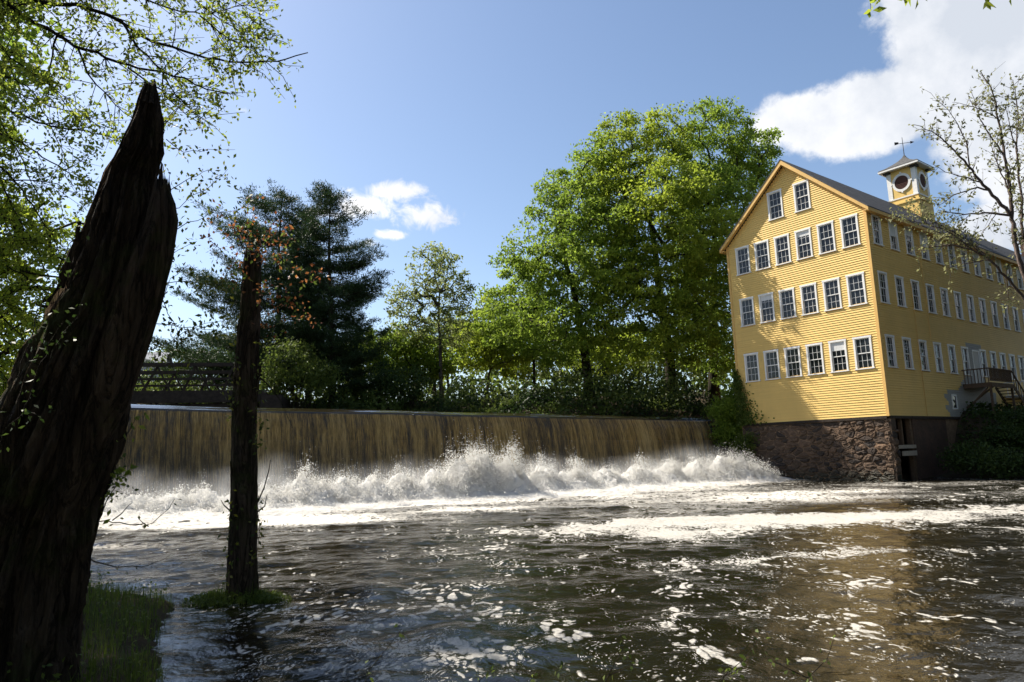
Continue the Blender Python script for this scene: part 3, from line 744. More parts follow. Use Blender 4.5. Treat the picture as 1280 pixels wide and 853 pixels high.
        mb.box(-OV+.08, BLEN, *( (ye-.01, ye+.018) if sgn == 1 else (BW+ov-.018, BW+ov+.01)), ze-th-.2, ze-th-.006)
        mb.obj('eave_board', M['trim_yellow'], root)
    # windows: one set of meshes for all of them; local frame x across, -y out of the wall, z up
    tr = MB(); w, h = WW, WH; b = .10
    tr.box(-w/2, -w/2+b, -.066, .05, -h/2+.06, h/2-b); tr.box(w/2-b, w/2, -.066, .05, -h/2+.06, h/2-b)
    tr.box(-w/2-.03, w/2+.03, -.072, .05, h/2-b, h/2+.01); tr.box(-w/2-.05, w/2+.05, -.10, .05, -h/2, -h/2+.058)
    trim_me = tr.data('window', M['white_paint'])
    sa = MB(); iw = w/2-b-.002; z0 = -h/2+.06; z1 = h/2-b; zm = (z0+z1)/2
    def sash(a, c, y):
        e = .045
        sa.box(-iw, -iw+e, y, y+.035, a, c); sa.box(iw-e, iw, y, y+.035, a, c); sa.box(-iw+e, iw-e, y, y+.035, a, a+e); sa.box(-iw+e, iw-e, y, y+.035, c-e, c)
        for k in (1, 2): x = -iw+2*iw*k/3; sa.box(x-.008, x+.008, y+.004, y+.03, a+e, c-e)
        zc = (a+c)/2; sa.box(-iw+e, -iw*1/3-.012, y+.006, y+.028, zc-.008, zc+.008); sa.box(-iw/3+.012, iw/3-.012, y+.006, y+.028, zc-.008, zc+.008); sa.box(iw/3+.012, iw-e, y+.006, y+.028, zc-.008, zc+.008)
    sash(zm-.02, z1, .0); sash(z0, zm+.02, .045)
    sash_me = sa.data('sash', M['white_paint'])
    gl = MB(); gl.add([(-iw, .02, zm), (iw, .02, zm), (iw, .02, z1), (-iw, .02, z1)], [(0, 1, 2, 3)]); gl.add([(-iw, .065, z0), (iw, .065, z0), (iw, .065, zm), (-iw, .065, zm)], [(0, 1, 2, 3)])
    glass_me = gl.data('pane', M['glass'])
    bm_ = MB(); bm_.box(-iw+.005, iw-.005, .008, .016, zm+.03, z1-.01); blind_me = bm_.data('blind', M['blind'])
    def put(loc, rz, blind=False):
        wo = mobj('window', trim_me, root, loc); wo.rotation_euler = (0, 0, rz)
        mobj('sash', sash_me, wo); mobj('pane', glass_me, wo)
        if blind:
            bo = mobj('blind', blind_me, wo); k_ = random.choice((1, 1, .62, .4)); bo.scale = (1, 1, k_); bo.location = (0, 0, (z1-.01)*(1-k_))
    for u, z in front: put((-.0, u, z), -math.pi/2, random.random() < .22)
    for i, (v, z) in enumerate(side): put((v, 0, z), 0, blind=(z > 13 and random.random() < .75))
    # door, small window, conduit on the side wall
    mb = MB(); x0, x1, a, c = door
    mb.box(x0-.1, x0, -.05, .04, a, c+.1); mb.box(x1, x1+.1, -.05, .04, a, c+.1); mb.box(x0, x1, -.05, .04, c, c+.1)
    d = mb.obj('door_frame', M['white_paint'], root)
    mb = MB(); mb.box(x0+.004, x1-.004, -.01, .035, a, c-.004); mb.box(x0+.12, x1-.12, -.016, -.008, a+.15, a+.95); mb.box(x0+.12, x1-.12, -.016, -.008, a+1.1, c-.15)
    d = mb.obj('door', M['door'], root)
    mb = MB(); mb.tube([(x1-.1, -.07, a+1.0), (x1-.1, -.012, a+1.0)], .03, 8); mb.obj('door_knob', M['iron'], d)
    mb = MB(); x, z, ww, hh = small
    mb.box(x-ww/2-.06, x-ww/2+.03, -.055, .03, z-hh/2-.06, z+hh/2+.06); mb.box(x+ww/2-.03, x+ww/2+.06, -.055, .03, z-hh/2-.06, z+hh/2+.06)
    mb.box(x-ww/2+.03, x+ww/2-.03, -.055, .03, z+hh/2-.03, z+hh/2+.06); mb.box(x-ww/2+.03, x+ww/2-.03, -.055, .03, z-hh/2-.06, z-hh/2+.03)
    sw = mb.obj('cellar_window', M['white_paint'], root)
    mb = MB(); mb.box(x-ww/2+.02, x+ww/2-.02, -.01, .01, z-hh/2+.02, z+hh/2-.02); mb.obj('pane', M['glass'], sw)
    mb = MB(); mb.tube([(4.6, -.06, ZB), (4.6, -.06, 11.6)], .018, 6); mb.obj('conduit', M['trim_yellow'], root)
    mb = MB(); mb.tube([(6.4, -.06, 8.3), (6.4, -.06, ZE-.4)], .016, 6); mb.obj('conduit', M['trim_yellow'], root)
    # foundation: rubble stones in a recessed mortar wall
    fd = MB(); fd.box(.06, .6, .1, BW, -1.2, ZB-.17); fd.box(.06, .62, -.04, .098, -1.2, ZB-.17)
    fd.box(2.75, 7.2, .02, .5, -1.2, ZB-.17, 1); fd.box(7.2, BLEN, .02, .5, 1.5, ZB-.17)
    fd.box(.7, 2.7, 1.6, 1.7, -1.2, ZB-.17, 2)
    fo = fd.obj('foundation', [M['mortar'], M['brick'], M['dark_inside']], root)
    r = np.random.default_rng(5)
    def rubble(width, zlo, zhi, n, stretch, place):
        pts = np.stack([r.uniform(0, width, n), r.uniform(zlo, zhi, n)], -1)
        for it in range(2):       # loosen clumps a little, keep it irregular
            d = pts[:, None]-pts[None]; d[..., 0] /= stretch; q = (d**2).sum(-1)+1e-6; np.fill_diagonal(q, 9); w = np.clip(.16-q, 0, 1)[..., None]
            pts += (d*w).sum(1)*.9; pts[:, 0] = np.clip(pts[:, 0], .05, width-.05); pts[:, 1] = np.clip(pts[:, 1], zlo+.05, zhi-.05)
        S = pts/np.array([stretch, 1])
        for i in range(n):
            poly = [np.array(p) for p in ((0, zlo), (width/stretch, zlo), (width/stretch, zhi), (0, zhi))]
            for j in np.argsort(((S-S[i])**2).sum(1))[1:16]:
                m = (S[i]+S[j])/2; nn = S[j]-S[i]; out = []
                for k in range(len(poly)):
                    p, q = poly[k], poly[(k+1) % len(poly)]; a_, b_ = (p-m)@nn, (q-m)@nn
                    if a_ <= 0: out.append(p)
                    if (a_ < 0) != (b_ < 0): out.append(p+(q-p)*a_/(a_-b_))
                poly = out
                if len(poly) < 3: break
            if len(poly) < 3: continue
            P = np.array(poly)*np.array([stretch, 1]); c = P.mean(0)
            if np.ptp(P[:, 0]) < .12 or np.ptp(P[:, 1]) < .10: continue
            # cut the corners so the outline is rounded, leave a joint
            R_ = []
            for k in range(len(P)):
                p, q = P[k], P[(k+1) % len(P)]; R_ += [p+(q-p)*.22, p+(q-p)*.78]
            R_ = np.array(R_); rr = np.linalg.norm(R_-c, axis=1)[:, None]; R_ = c + (R_-c)*np.clip(1-.015/rr, .6, 1)*(1+r.normal(0, .02, (len(R_), 1)))
            dep = r.uniform(.02, .10); m = len(R_); rows = [(1.0, .08), (.97, -dep*.55), (.80, -dep), (.40, -dep-r.uniform(-.01, .035))]
            V = np.vstack([np.c_[np.full(m, x)+r.normal(0, .012, m)*(x < 0), (R_-c)*sc_] for sc_, x in rows] + [[[-dep-.015, 0, 0]]])
            F = [(a_*m+(k+1) % m, a_*m+k, (a_+1)*m+k, (a_+1)*m+(k+1) % m) for a_ in range(3) for k in range(m)] + [(3*m+(k+1) % m, 3*m+k, 4*m) for k in range(m)]
            V, rz_ = place(V, c); o = mobj('stone', mesh_data('stone', V[0], F, M['stone']), fo, V[1]); o.rotation_euler = (0, 0, rz_)
    rubble(BW-.02, -.4, ZB-.18, 265, 1.75, lambda V, c: ((V, (.06, c[0]+.01, c[1])), 0))
    rubble(.6, -.4, ZB-.18, 12, 1.5, lambda V, c: ((np.c_[V[:, 0], -V[:, 1], V[:, 2]], (.04+c[0], -.04, c[1])), math.pi/2))
    # wheel-pit opening: posts, planks
    mb = MB(); mb.box(.66, .86, .05, .3, -1, 1.75); mb.box(2.5, 2.72, .05, .3, -1, 3.4); mb.box(1.55, 1.72, .12, .3, 1.95, 3.4); mb.obj('pit_post', M['wood_weathered'], root)
    mb = MB(); mb.box(.64, 2.74, -.05, .3, 1.752, 1.95); mb.box(.9, 2.6, -.12, -.06, 1.35, 1.62); mb.obj('pit_beam', M['wood_pale'], root)
    # porch with steps, below the door
    po = mobj('porch', None, root) if False else None
    mb = MB(); x0, x1, zf = 10.3, 14.0, 5.65
    for k in range(11): mb.box(x0, x1, -1.62+k*.145, -1.62+k*.145+.135, zf-.05, zf)
    pf = mb.obj('porch_floor', M['wood_weathered'], root)
    mb = MB(); mb.box(x0, x1, -1.66, -1.63, zf-.28, zf-.02); mb.box(x0-.03, x0, -1.63, -.06, zf-.28, zf-.02)
    for x in (x0+.08, x1-.08): mb.box(x-.06, x+.06, -1.6, -1.48, 1.5, zf-.052)
    mb.bar((x0+.1, -1.4, zf-.3), (x0+.2, -.05, zf-1.6), .09, .09); mb.bar((x0+.1, -.05, zf-1.5), (x0+1.4, -1.3, zf-.15), .09, .09)
    mb.obj('porch_frame', M['wood_weathered'], pf)
    mb = MB()
    mb.box(x0, x1, -1.62, -1.55, zf+.86, zf+.93); mb.box(x0, x0+.07, -1.548, -.06, zf+.86, zf+.93); mb.box(x0, x1, -1.61, -1.56, zf+.1, zf+.16)
    for k in range(22): x = x0+.05+(x1-x0-.1)*k/21; mb.box(x-.022, x+.022, -1.605, -1.565, zf+.162, zf+.858)
    for k in range(8): y = -1.5+.19*k; mb.box(x0+.02, x0+.055, y-.02, y+.02, zf+.002, zf+.858)
    mb.obj('porch_railing', M['wood_weathered'], pf)
    mb = MB()
    for k in range(9): mb.box(x1+.02+k*.26, x1+.02+k*.26+.3, -1.6, -.6, zf-.2-k*.19, zf-.16-k*.19)
    for y in (-1.62, -.6): mb.bar((x1, y, zf-.1), (x1+2.4, y, zf-1.85), .05, .24); 
    mb.bar((x1, -1.62, zf+.88), (x1+2.4, -1.62, zf-.9), .06, .08)
    for k in range(7): x = x1+.2+.34*k; zz = zf-.1-.73*(x-x1); mb.box(x-.02, x+.02, -1.64, -1.6, zz, zz+.95)
    mb.obj('porch_steps', M['wood_weathered'], pf)
    mb = MB(); x0, x1, zf = 17.2, 22, 5.1       # white second landing further along
    mb.box(x0, x1, -1.6, -.06, zf-.15, zf); mb.box(x0, x1, -1.6, -1.53, zf+.85, zf+.92); mb.box(x0, x0+.07, -1.528, -.06, zf+.85, zf+.92)
    for k in range(26): x = x0+.05+(x1-x0-.1)*k/25; mb.box(x-.022, x+.022, -1.59, -1.55, zf+.002, zf+.848)
    for k in range(7): y = -1.42+.2*k; mb.box(x0+.02, x0+.055, y-.02, y+.02, zf+.002, zf+.848)
    for x in (x0+.1, x1-.1): mb.box(x-.06, x+.06, -1.5, -1.38, 1.0, zf-.152)
    mb.obj('landing', M['white_paint'], root)
    # chimney
    mb = MB(); x, y = 38.5, 3.2; mb.box(x-.55, x+.55, y-.55, y+.55, 17.5, 20.6); mb.box(x-.62, x+.62, y-.62, y+.62, 20.602, 20.8); ch = mb.obj('chimney', M['brick'], root)
    # cupola
    cx, cy, hw = 17.7, HW, 1.06; zb, zt = 18.4, 23.55
    mb = MB(); mb.box(cx-hw-.12, cx+hw+.12, cy-hw-.12, cy+hw+.12, zb, 20.55); mb.box(cx-hw-.2, cx+hw+.2, cy-hw-.2, cy+hw+.2, 20.552, 20.66); mb.box(cx-hw-.06, cx+hw+.06, cy-hw-.06, cy+hw+.06, 20.662, 21.1); mb.box(cx-hw, cx+hw, cy-hw, cy+hw, 21.102, zt)
    cu = mb.obj('cupola', M['siding'], root)
    for sx in (-1, 1):
        for sy in (-1, 1):
            mb = MB(); a, b = cx+sx*hw, cy+sy*hw; mb.box(min(a-sx*.3, a+sx*.035), max(a-sx*.3, a+sx*.035), min(b-sy*.3, b+sy*.035), max(b-sy*.3, b+sy*.035), 21.104, zt-.3)
            mb.obj('cupola_pilaster', M['white_paint'], cu)
            mb = MB(); mb.box(min(a-sx*.32, a+sx*.2), max(a-sx*.32, a+sx*.2), min(b-sy*.32, b+sy*.2), max(b-sy*.32, b+sy*.2), zt-.298, zt-.02); mb.obj('bracket', M['iron'], cu)
    mb = MB(); mb.box(cx-hw-.1, cx+hw+.1, cy-hw-.1, cy+hw+.1, 21.0, 21.1); mb.obj('cupola_band', M['white_paint'], cu)
    ring = np.linspace(0, 2*math.pi, 40, endpoint=False)
    for (nx, ny) in ((-1, 0), (0, -1), (1, 0), (0, 1)):
        tx, ty = -ny, nx
        def pt(rr, a, o): return (cx + nx*(hw+o) + tx*rr*math.cos(a), cy + ny*(hw+o) + ty*rr*math.cos(a), 22.3+rr*1.06*math.sin(a))
        mb = MB(); V = []; 
        for rr, o in ((.52, .0), (.52, .075), (.70, .075), (.70, .0)): V += [pt(rr, a, o) for a in ring]
        n = 40; F = [(i*n+k, i*n+(k+1) % n, (i+1)*n+(k+1) % n, (i+1)*n+k) for i in range(3) for k in range(n)]
        mb.add(V, F); 
        for k in range(4):
            a = k*math.pi/2; c0 = np.array(pt(.70, a, .0)); c1 = np.array(pt(.80, a, .0)); cc = np.array((nx, ny, 0))*.08
            mb.bar(c0+cc*.6, c1+cc*.6, .12, .09, up=(nx, ny, 0))
        mb.obj('round_frame', M['white_paint'], cu)
        mb = MB(); mb.add([pt(.53, a, .012) for a in ring], [tuple(range(n))])
        for k in range(-4, 5):
            zz = k*.11; hwid = math.sqrt(max(.001, .5**2-zz**2)); A = np.array((cx+nx*(hw+.03), cy+ny*(hw+.03), 22.3+zz)); Tt = np.array((tx, ty, 0))*hwid
            mb.bar(A-Tt, A+Tt, .035, .025, up=(nx, ny, 0))
        mb.obj('round_louvre', M['brown_vent'], cu)
    # flared pyramid roof
    mb = MB(); prof = [(1.50, zt-.02), (1.47, zt+.08), (1.08, zt+.27), (.68, zt+.54), (.35, zt+.82), (.13, zt+1.08), (.05, zt+1.26)]
    V = []; 
    for rr, zz in prof: V += [(cx-rr, cy-rr, zz), (cx+rr, cy-rr, zz), (cx+rr, cy+rr, zz), (cx-rr, cy+rr, zz)]
    F = [(i*4+k, i*4+(k+1) % 4, (i+1)*4+(k+1) % 4, (i+1)*4+k) for i in range(len(prof)-1) for k in range(4)] + [(0, 3, 2, 1)]
    mb.add(V, F); mb.obj('cupola_roof', M['shingle'], cu)
    mb = MB(); 
    mb.box(cx-1.52, cx+1.52, cy-1.52, cy+1.52, zt-.14, zt-.025); mb.obj('cupola_cornice', M['white_paint'], cu)
    mb = MB(); zv = zt+1.15; mb.tube([(cx, cy, zv), (cx, cy, zv+1.65)], [.035, .02], 6)
    vd = np.array((math.cos(-.9), math.sin(-.9), 0)); c0 = np.array((cx, cy, zv+1.15))
    mb.bar(c0-vd*.55, c0+vd*.55, .03, .03); mb.add([c0+vd*.55+np.array((0, 0, .12)), c0+vd*.85, c0+vd*.55-np.array((0, 0, .12))], [(0, 1, 2), (2, 1, 0)])
    mb.add([c0-vd*.3+np.array((0, 0, .13)), c0-vd*.6+np.array((0, 0, .16)), c0-vd*.6-np.array((0, 0, .1)), c0-vd*.3-np.array((0, 0, .03))], [(0, 1, 2, 3), (3, 2, 1, 0)])
    mb.obj('weather_vane', M['iron'], cu)
mill()

# ------------------------------------------------------------------ vegetation tools
def leaves(P, L, W, r, droop=.2, outdir=None, flat=0.0, fold=.12):
    """one folded diamond per point"""
    n = len(P); a = r.normal(size=(n, 3)); 
    if outdir is not None: a = a*.8 + outdir
    a[:, 2] -= droop; a /= np.linalg.norm(a, axis=1)[:, None]+1e-9
    nn = r.normal(size=(n, 3)); nn[:, 2] += flat; b = np.cross(a, nn); b /= np.linalg.norm(b, axis=1)[:, None]+1e-9; c = np.cross(b, a)
    L = np.asarray(L)*np.ones(n); W = np.asarray(W)*np.ones(n)
    mid = P + a*(L*.45)[:, None]
    V = np.stack([P, mid+b*(W/2)[:, None]+c*(fold*L)[:, None], P+a*L[:, None], mid-b*(W/2)[:, None]+c*(fold*L)[:, None]], 1).reshape(-1, 3)
    return V, np.arange(n*4).reshape(n, 4)
def leaf_obj(name, P, L, W, mat, parent, r, tint=None, **kw):
    extra = {k: kw.pop(k) for k in ('label', 'cat', 'group', 'kind') if k in kw}
    V, F = leaves(P, L, W, r, **kw); n = len(P)
    tint = r.uniform(0, 1, n) if tint is None else np.clip(tint, 0, 1)
    return mobj(name, mesh_data(name, V, F, mat, False, {'tint': np.repeat(tint, 4)}), parent, **extra)

def ell(px, py, Y, rx, ry, rd=None):
    c = at(px, py, Y); k = Y/FPX
    return (c, np.array([rx*k, (rd if rd else max(rx, ry)*.85)*k, ry*k]))
def darts(blobs, n, sep, r, shell=.35, tries=40):
    vols = np.array([b[1].prod() for b in blobs])**.85; pr = vols/vols.sum(); out = np.zeros((0, 3))
    for k in range(n*tries//10):
        i = r.integers(0, 1) if False else r.choice(len(blobs), 10, p=pr)
        q = r.normal(size=(10, 3)); q /= np.linalg.norm(q, axis=1)[:, None]; q *= (r.uniform(0, 1, 10)**shell)[:, None]
        c = np.array([blobs[j][0] for j in i]) + q*np.array([blobs[j][1] for j in i])
        for p in c:
            if len(out) == 0 or np.min(((out-p)**2).sum(1)) > sep*sep: out = np.vstack([out, p])
        if len(out) >= n: break
    return out[:n]
def skeleton(trunk, targets, r, r_tip=.02, power=.46, rise=.55, wob=.12):
    """attach every target to the nearest fitting node; returns node arrays"""
    nodes = [np.asarray(p, float) for p in trunk]; par = [-1]+list(range(len(trunk)-1)); cnt = [0]*len(nodes)
    ctr = np.asarray(trunk[-1]); order = np.argsort(np.linalg.norm(targets-ctr, axis=1)); tips = []
    first = max(1, int(len(trunk)*.25))
    for i in order:
        t = targets[i]; N = np.array(nodes); d = t-N; dist = np.linalg.norm(d, axis=1)
        cost = dist + rise*np.maximum(0, .35*np.hypot(d[:, 0], d[:, 1])-d[:, 2]); cost[:first] += 50
        j = int(np.argmin(cost)); k = max(1, int(dist[j]/.9)); prev = j; a = nodes[j]
        for q in range(1, k+1):
            s = q/k; p = a+(t-a)*s; p = p + np.array([0, 0, -.10*dist[j]*math.sin(math.pi*s)]) + (r.normal(0, wob*min(1, dist[j]*.4), 3) if q < k else 0)
            nodes.append(p); par.append(prev); cnt.append(0); prev = len(nodes)-1
        tips.append(prev)
    cnt = np.zeros(len(nodes)); 
    for tp in tips: cnt[tp] += 1
    for i in range(len(nodes)-1, 0, -1): cnt[par[i]] += cnt[i]
    rad = r_tip*np.maximum(cnt, 1)**power
    return np.array(nodes), np.array(par), rad
def wood_obj(name, nodes, par, rad, mat, parent, n=6, nt=0, rt=None):
    mb = MB()
    if nt: mb.tube(nodes[:nt], rt if rt is not None else rad[:nt], 10)
    for i in range(max(1, nt), len(nodes)):
        r0 = min(rad[par[i]], rad[i]*1.35); mb.tube([nodes[par[i]], nodes[i]], [r0, rad[i]], n if rad[i] > .04 else 4, cap=False)
    return mb.obj(name, mat, parent, True)

def make_tree(name, label, base, top_frac, blobs, nclump, sep, per, crad, L, leaf, bark, seed, r_base=.35, group=None, lean=(0, 0), tintdir=True, aspect=.62, r_tip=.022, skel=1.0, flat=1.1, keep=1.0, multi=0):
    r = np.random.default_rng(seed); base = np.asarray(base, float)
    root = empty(name, tuple(base), 0, label, 'tree', group)
    blobs = [(b[0]-base, b[1]) for b in blobs]
    top = max(b[0][2]+b[1][2]*.6 for b in blobs)*top_frac; cen = np.mean([b[0] for b in blobs], 0)
    nt = 9; tr = []
    for k in range(nt):
        s = k/(nt-1); tr.append(np.array([cen[0]*s**1.6*.8 + r.normal(0, .07)*s*2, cen[1]*s**1.6*.8 + r.normal(0, .07)*s*2, top*s - .15*(k == 0)]))
    C = darts(blobs, nclump, sep, r)
    nodes, par, rad = skeleton(tr, C, r, r_tip)
    rt = np.maximum(rad[:nt], .02); rt = r_base*(1-.72*np.linspace(0, 1, nt)); rt[0] *= 1.45
    wood_obj('trunk', nodes, par, rad, bark, root, 6, nt, rt)
    # leaves: every clump is a loose spray, plus a few along the outer twigs
    m = len(C); k = np.maximum(4, (per*r.uniform(.5, 1.5, m)).astype(int)); idx = np.repeat(np.arange(m), k)
    q = r.normal(size=(len(idx), 3)); q /= np.linalg.norm(q, axis=1)[:, None]; q *= (r.uniform(0, 1, len(idx))**.45)[:, None]
    cs = crad*r.uniform(.6, 1.35, m); sc = np.stack([cs*r.uniform(.8, 1.4, m), cs*r.uniform(.8, 1.4, m), cs*r.uniform(.35, .65, m)], -1)
    P = C[idx] + q*sc[idx]; P[:, 2] -= .25*crad*((q[:, 0]**2+q[:, 1]**2))
    ct = r.uniform(0, 1, m); tint = .55*ct[idx] + .45*r.uniform(0, 1, len(idx))
    leaf_obj('crown', P, L*r.uniform(.65, 1.3, len(P)), L*aspect*r.uniform(.7, 1.2, len(P)), leaf, root, r, tint, flat=flat, droop=.25)
    return root

# big maples behind the right-hand end of the dam
def gz(p): return float(ground_z(np.array([p[0]]), np.array([p[1]]))[0])
def foot(px, Y): p = at(px, 505, Y); return np.array([p[0], p[1], gz(p)])
MG = 'tall leafy trees on the bank above the dam'
make_tree('maple_tree', 'tall maple with dark forked trunk left of the other maples above the dam', foot(738, 54), .72,
          [ell(722, 258, 54, 52, 66), ell(668, 335, 53, 46, 56), ell(745, 320, 53, 66, 85), ell(742, 203, 54, 36, 34), ell(632, 398, 53, 36, 40), ell(690, 410, 52, 76, 42), ell(680, 272, 54, 26, 28), ell(612, 362, 54, 14, 16)],
          300, .95, 140, 1.0, .265, M['leaf_maple'], M['bark_dark'], 21, .40, MG)
make_tree('maple_tree', 'broad bright green maple in front of the mill gable, middle of the three maples', foot(842, 55), .7,
          [ell(800, 190, 55, 62, 54), ell(838, 280, 51, 76, 86), ell(795, 365, 51, 66, 70), ell(850, 400, 51, 56, 62), ell(765, 425, 51, 42, 36), ell(760, 250, 54, 40, 60), ell(765, 170, 55, 26, 26), ell(825, 160, 55, 38, 26)],
          350, .95, 140, 1.0, .265, M['leaf_bright'], M['bark_dark'], 22, .48, MG)
make_tree('maple_tree', 'tall maple rising behind the left slope of the mill roof', foot(893, 58), .74,
          [ell(895, 180, 57, 56, 48), ell(935, 205, 58, 42, 44), ell(890, 270, 56, 60, 80), ell(882, 365, 55, 40, 76), ell(898, 143, 57, 34, 26), ell(950, 172, 58, 24, 24), ell(900, 440, 55, 36, 36)],
          300, .95, 140, 1.0, .265, M['leaf_maple'], M['bark_dark'], 23, .43, MG)
make_tree('young_tree', 'slender pale spring tree with open crown left of the maples', foot(552, 60), .8,
          [ell(545, 345, 60, 40, 42), ell(510, 385, 60, 30, 34), ell(575, 375, 60, 24, 36), ell(548, 318, 60, 22, 18), ell(545, 410, 60, 46, 30)],
          230, .62, 30, .62, .27, M['leaf_pale'], M['bark_grey'], 24, .20, r_tip=.018)
make_tree('understory_tree', 'low bushy tree at the foot of the slender pale tree', foot(500, 62), .6,
          [ell(490, 440, 62, 50, 34), ell(530, 450, 62, 40, 30)], 120, .7, 80, .9, .32, M['leaf_maple'], M['bark_dark'], 25, .16)
make_tree('understory_tree', 'small bright tree between the slender tree and the maples', foot(608, 66), .6,
          [ell(600, 425, 66, 42, 40), ell(640, 430, 66, 36, 44), ell(625, 385, 66, 26, 30)], 150, .75, 70, .9, .32, M['leaf_bright'], M['bark_grey'], 26, .16)
make_tree('understory_tree', 'thin straight trunked tree just left of the forked maple', foot(668, 64), .85,
          [ell(668, 400, 64, 26, 50), ell(655, 350, 64, 20, 26), ell(690, 430, 64, 30, 26)], 90, .75, 60, .85, .32, M['leaf_maple'], M['bark_dark'], 27, .17)
make_tree('understory_tree', 'shaded low tree between the trunks of the two left maples', foot(790, 68), .6,
          [ell(790, 440, 68, 46, 34), ell(740, 445, 70, 40, 26)], 100, .8, 70, .95, .33, M['leaf_bright'], M['bark_dark'], 28, .16)
make_tree('background_tree', 'far tree filling the gap behind the slender pale tree', foot(560, 92), .7,
          [ell(560, 430, 92, 60, 40), ell(480, 440, 92, 50, 34), ell(640, 440, 92, 60, 36)], 150, 1.1, 80, 1.4, .45, M['leaf_shrub'], M['bark_dark'], 29, .25)
make_tree('background_tree', 'far tree filling the gap behind the maple trunks', foot(760, 95), .7,
          [ell(720, 440, 95, 60, 40), ell(800, 440, 95, 60, 40), ell(870, 430, 95, 50, 50)], 150, 1.1, 80, 1.4, .45, M['leaf_shrub'], M['bark_dark'], 30, .25)
make_tree('background_tree', 'far rounded trees seen between bridge and pines', foot(390, 90), .7,
          [ell(400, 450, 90, 70, 34), ell(300, 455, 90, 60, 30), ell(220, 460, 90, 60, 26)], 150, 1.1, 80, 1.4, .45, M['leaf_shrub'], M['bark_dark'], 31, .25)

# white pines
def pine(label, px, Y, top_px, base_px, tiers, reach, seed, left=1.0, right=1.0, z_from=.12):
    r = np.random.default_rng(seed); base = foot(px, Y); top = at(top_px[0], top_px[1], Y); H = top[2]-base[2]
    root = empty('white_pine', tuple(base), 0, label, 'tree', 'dark pines left of the falls')
    ax = (top-base); pts = [ax*s + np.array([.1*math.sin(s*7), 0, -.2*(s == 0)]) for s in np.linspace(0, 1, 12)]
    mb = MB(); mb.tube(pts, .30*(1-np.linspace(0, 1, 12)*.92), 9)
    P = []; O = []; 
    for k in range(tiers):
        s = z_from + (1-z_from)*(k+.5)/tiers; prof = (math.sin(math.pi*min(1, (1-s)*.62+.06))**.9)*(.75+.5*r.random())
        for b in range(r.integers(4, 7)):
            a = r.uniform(0, 2*math.pi); ln = reach*prof*r.uniform(.55, 1.15); d = np.array([math.cos(a), math.sin(a), 0])
            ln *= left if d[0] < -.3 else (right if d[0] > .3 else 1.0)
            ln = max(ln, .35); p0 = ax*s; up = .05+.30*s; m = max(3, int(ln/.45))
            line = [p0 + d*ln*q/m + np.array([0, 0, ln*up*(q/m)**1.5 - .10*ln*math.sin(math.pi*q/m)]) for q in range(m+1)]
            mb.tube(line, np.linspace(.055*(1-s*.6), .012, m+1), 4, cap=False)
            side = np.array([-d[1], d[0], 0])
            for q in range(1, m+1):
                f = q/m
                if f < .28: continue
                wid = .42*ln*math.sin(math.pi*(f*.75+.15))
                for c in range(int(2+wid*3)):
                    o = r.uniform(-1, 1); ctr = line[q] + side*o*wid*.8 + d*r.normal(0, .15) + np.array([0, 0, r.normal(.05, .07)])
                    kk = 23; qn = r.normal(size=(kk, 3))*np.array([.20, .20, .09]); P.append(ctr+qn); dd = d*.5+side*o*.4+np.array([0, 0, .5]); O.append(np.tile(dd, (kk, 1)))
        if s > .93:
            for c in range(3): kk = 30; P.append(ax*s + r.normal(size=(kk, 3))*np.array([.15, .15, .3])); O.append(np.tile((0, 0, 1.), (kk, 1)))
    mb.obj('trunk', M['bark_dark'], root, True)
    P = np.vstack(P); O = np.vstack(O)
    leaf_obj('crown', P, .30*r.uniform(.6, 1.2, len(P)), .05, M['needle'], root, r, None, outdir=O, droop=-.1, fold=.0)
    return len(P)
npn = pine('dark tall pine with full crown, right-hand one of the pines', 415, 54, (412, 238), 500, 34, 4.5, 41)
npn += pine('dark pine with long level boughs reaching left behind the slim dead trunk', 345, 57, (352, 240), 500, 30, 4.9, 42, left=1.7, right=1.0)
npn += pine('smaller dark pine between the two tall pines', 385, 62, (382, 262), 500, 26, 3.4, 43)
print('needles', npn)

def make_shrub(name, label, base, blobs, n, sep, per, crad, L, leaf, seed, group=None, cat='shrub'):
    r = np.random.default_rng(seed); base = np.asarray(base, float); root = empty(name, tuple(base), 0, label, cat, group)
    blobs = [(b[0]-base, b[1]) for b in blobs]; C = darts(blobs, n, sep, r)
    mb = MB()
    for c in C[::2]:
        s = np.array([c[0]*.25, c[1]*.25, -.1]); mid = (s+c)/2 + np.array([0, 0, .12*abs(c[2])]) + r.normal(0, .08, 3); mb.tube([s, mid, c], [.022, .016, .006], 4, cap=False)
    mb.obj('stem', M['bark_dark'], root)
    m = len(C); k = np.maximum(3, (per*r.uniform(.5, 1.5, m)).astype(int)); idx = np.repeat(np.arange(m), k); q = r.normal(size=(len(idx), 3))*.6
    P = C[idx] + q*crad*np.array([1, 1, .75]); ct = r.uniform(0, 1, m)
    leaf_obj('foliage', P, L*r.uniform(.6, 1.3, len(P)), L*.6*r.uniform(.7, 1.2, len(P)), leaf, root, r, .5*ct[idx]+.5*r.uniform(0, 1, len(P)), flat=.5)
    return root
make_shrub('shrub', 'sunlit leafy shrub between the slim dead trunk and the pines, above the dam', foot(362, 50), [ell(365, 455, 50, 32, 32), ell(395, 474, 50, 30, 24), ell(345, 480, 50, 22, 24)], 120, .45, 55, .48, .20, M['leaf_shrub'], 51)
make_shrub('shrub', 'dark rounded shrub at the pond edge left of the slender pale tree', foot(505, 54), [ell(500, 482, 54, 42, 24), ell(460, 490, 54, 34, 20)], 110, .45, 55, .5, .2, M['leaf_dark'], 52)
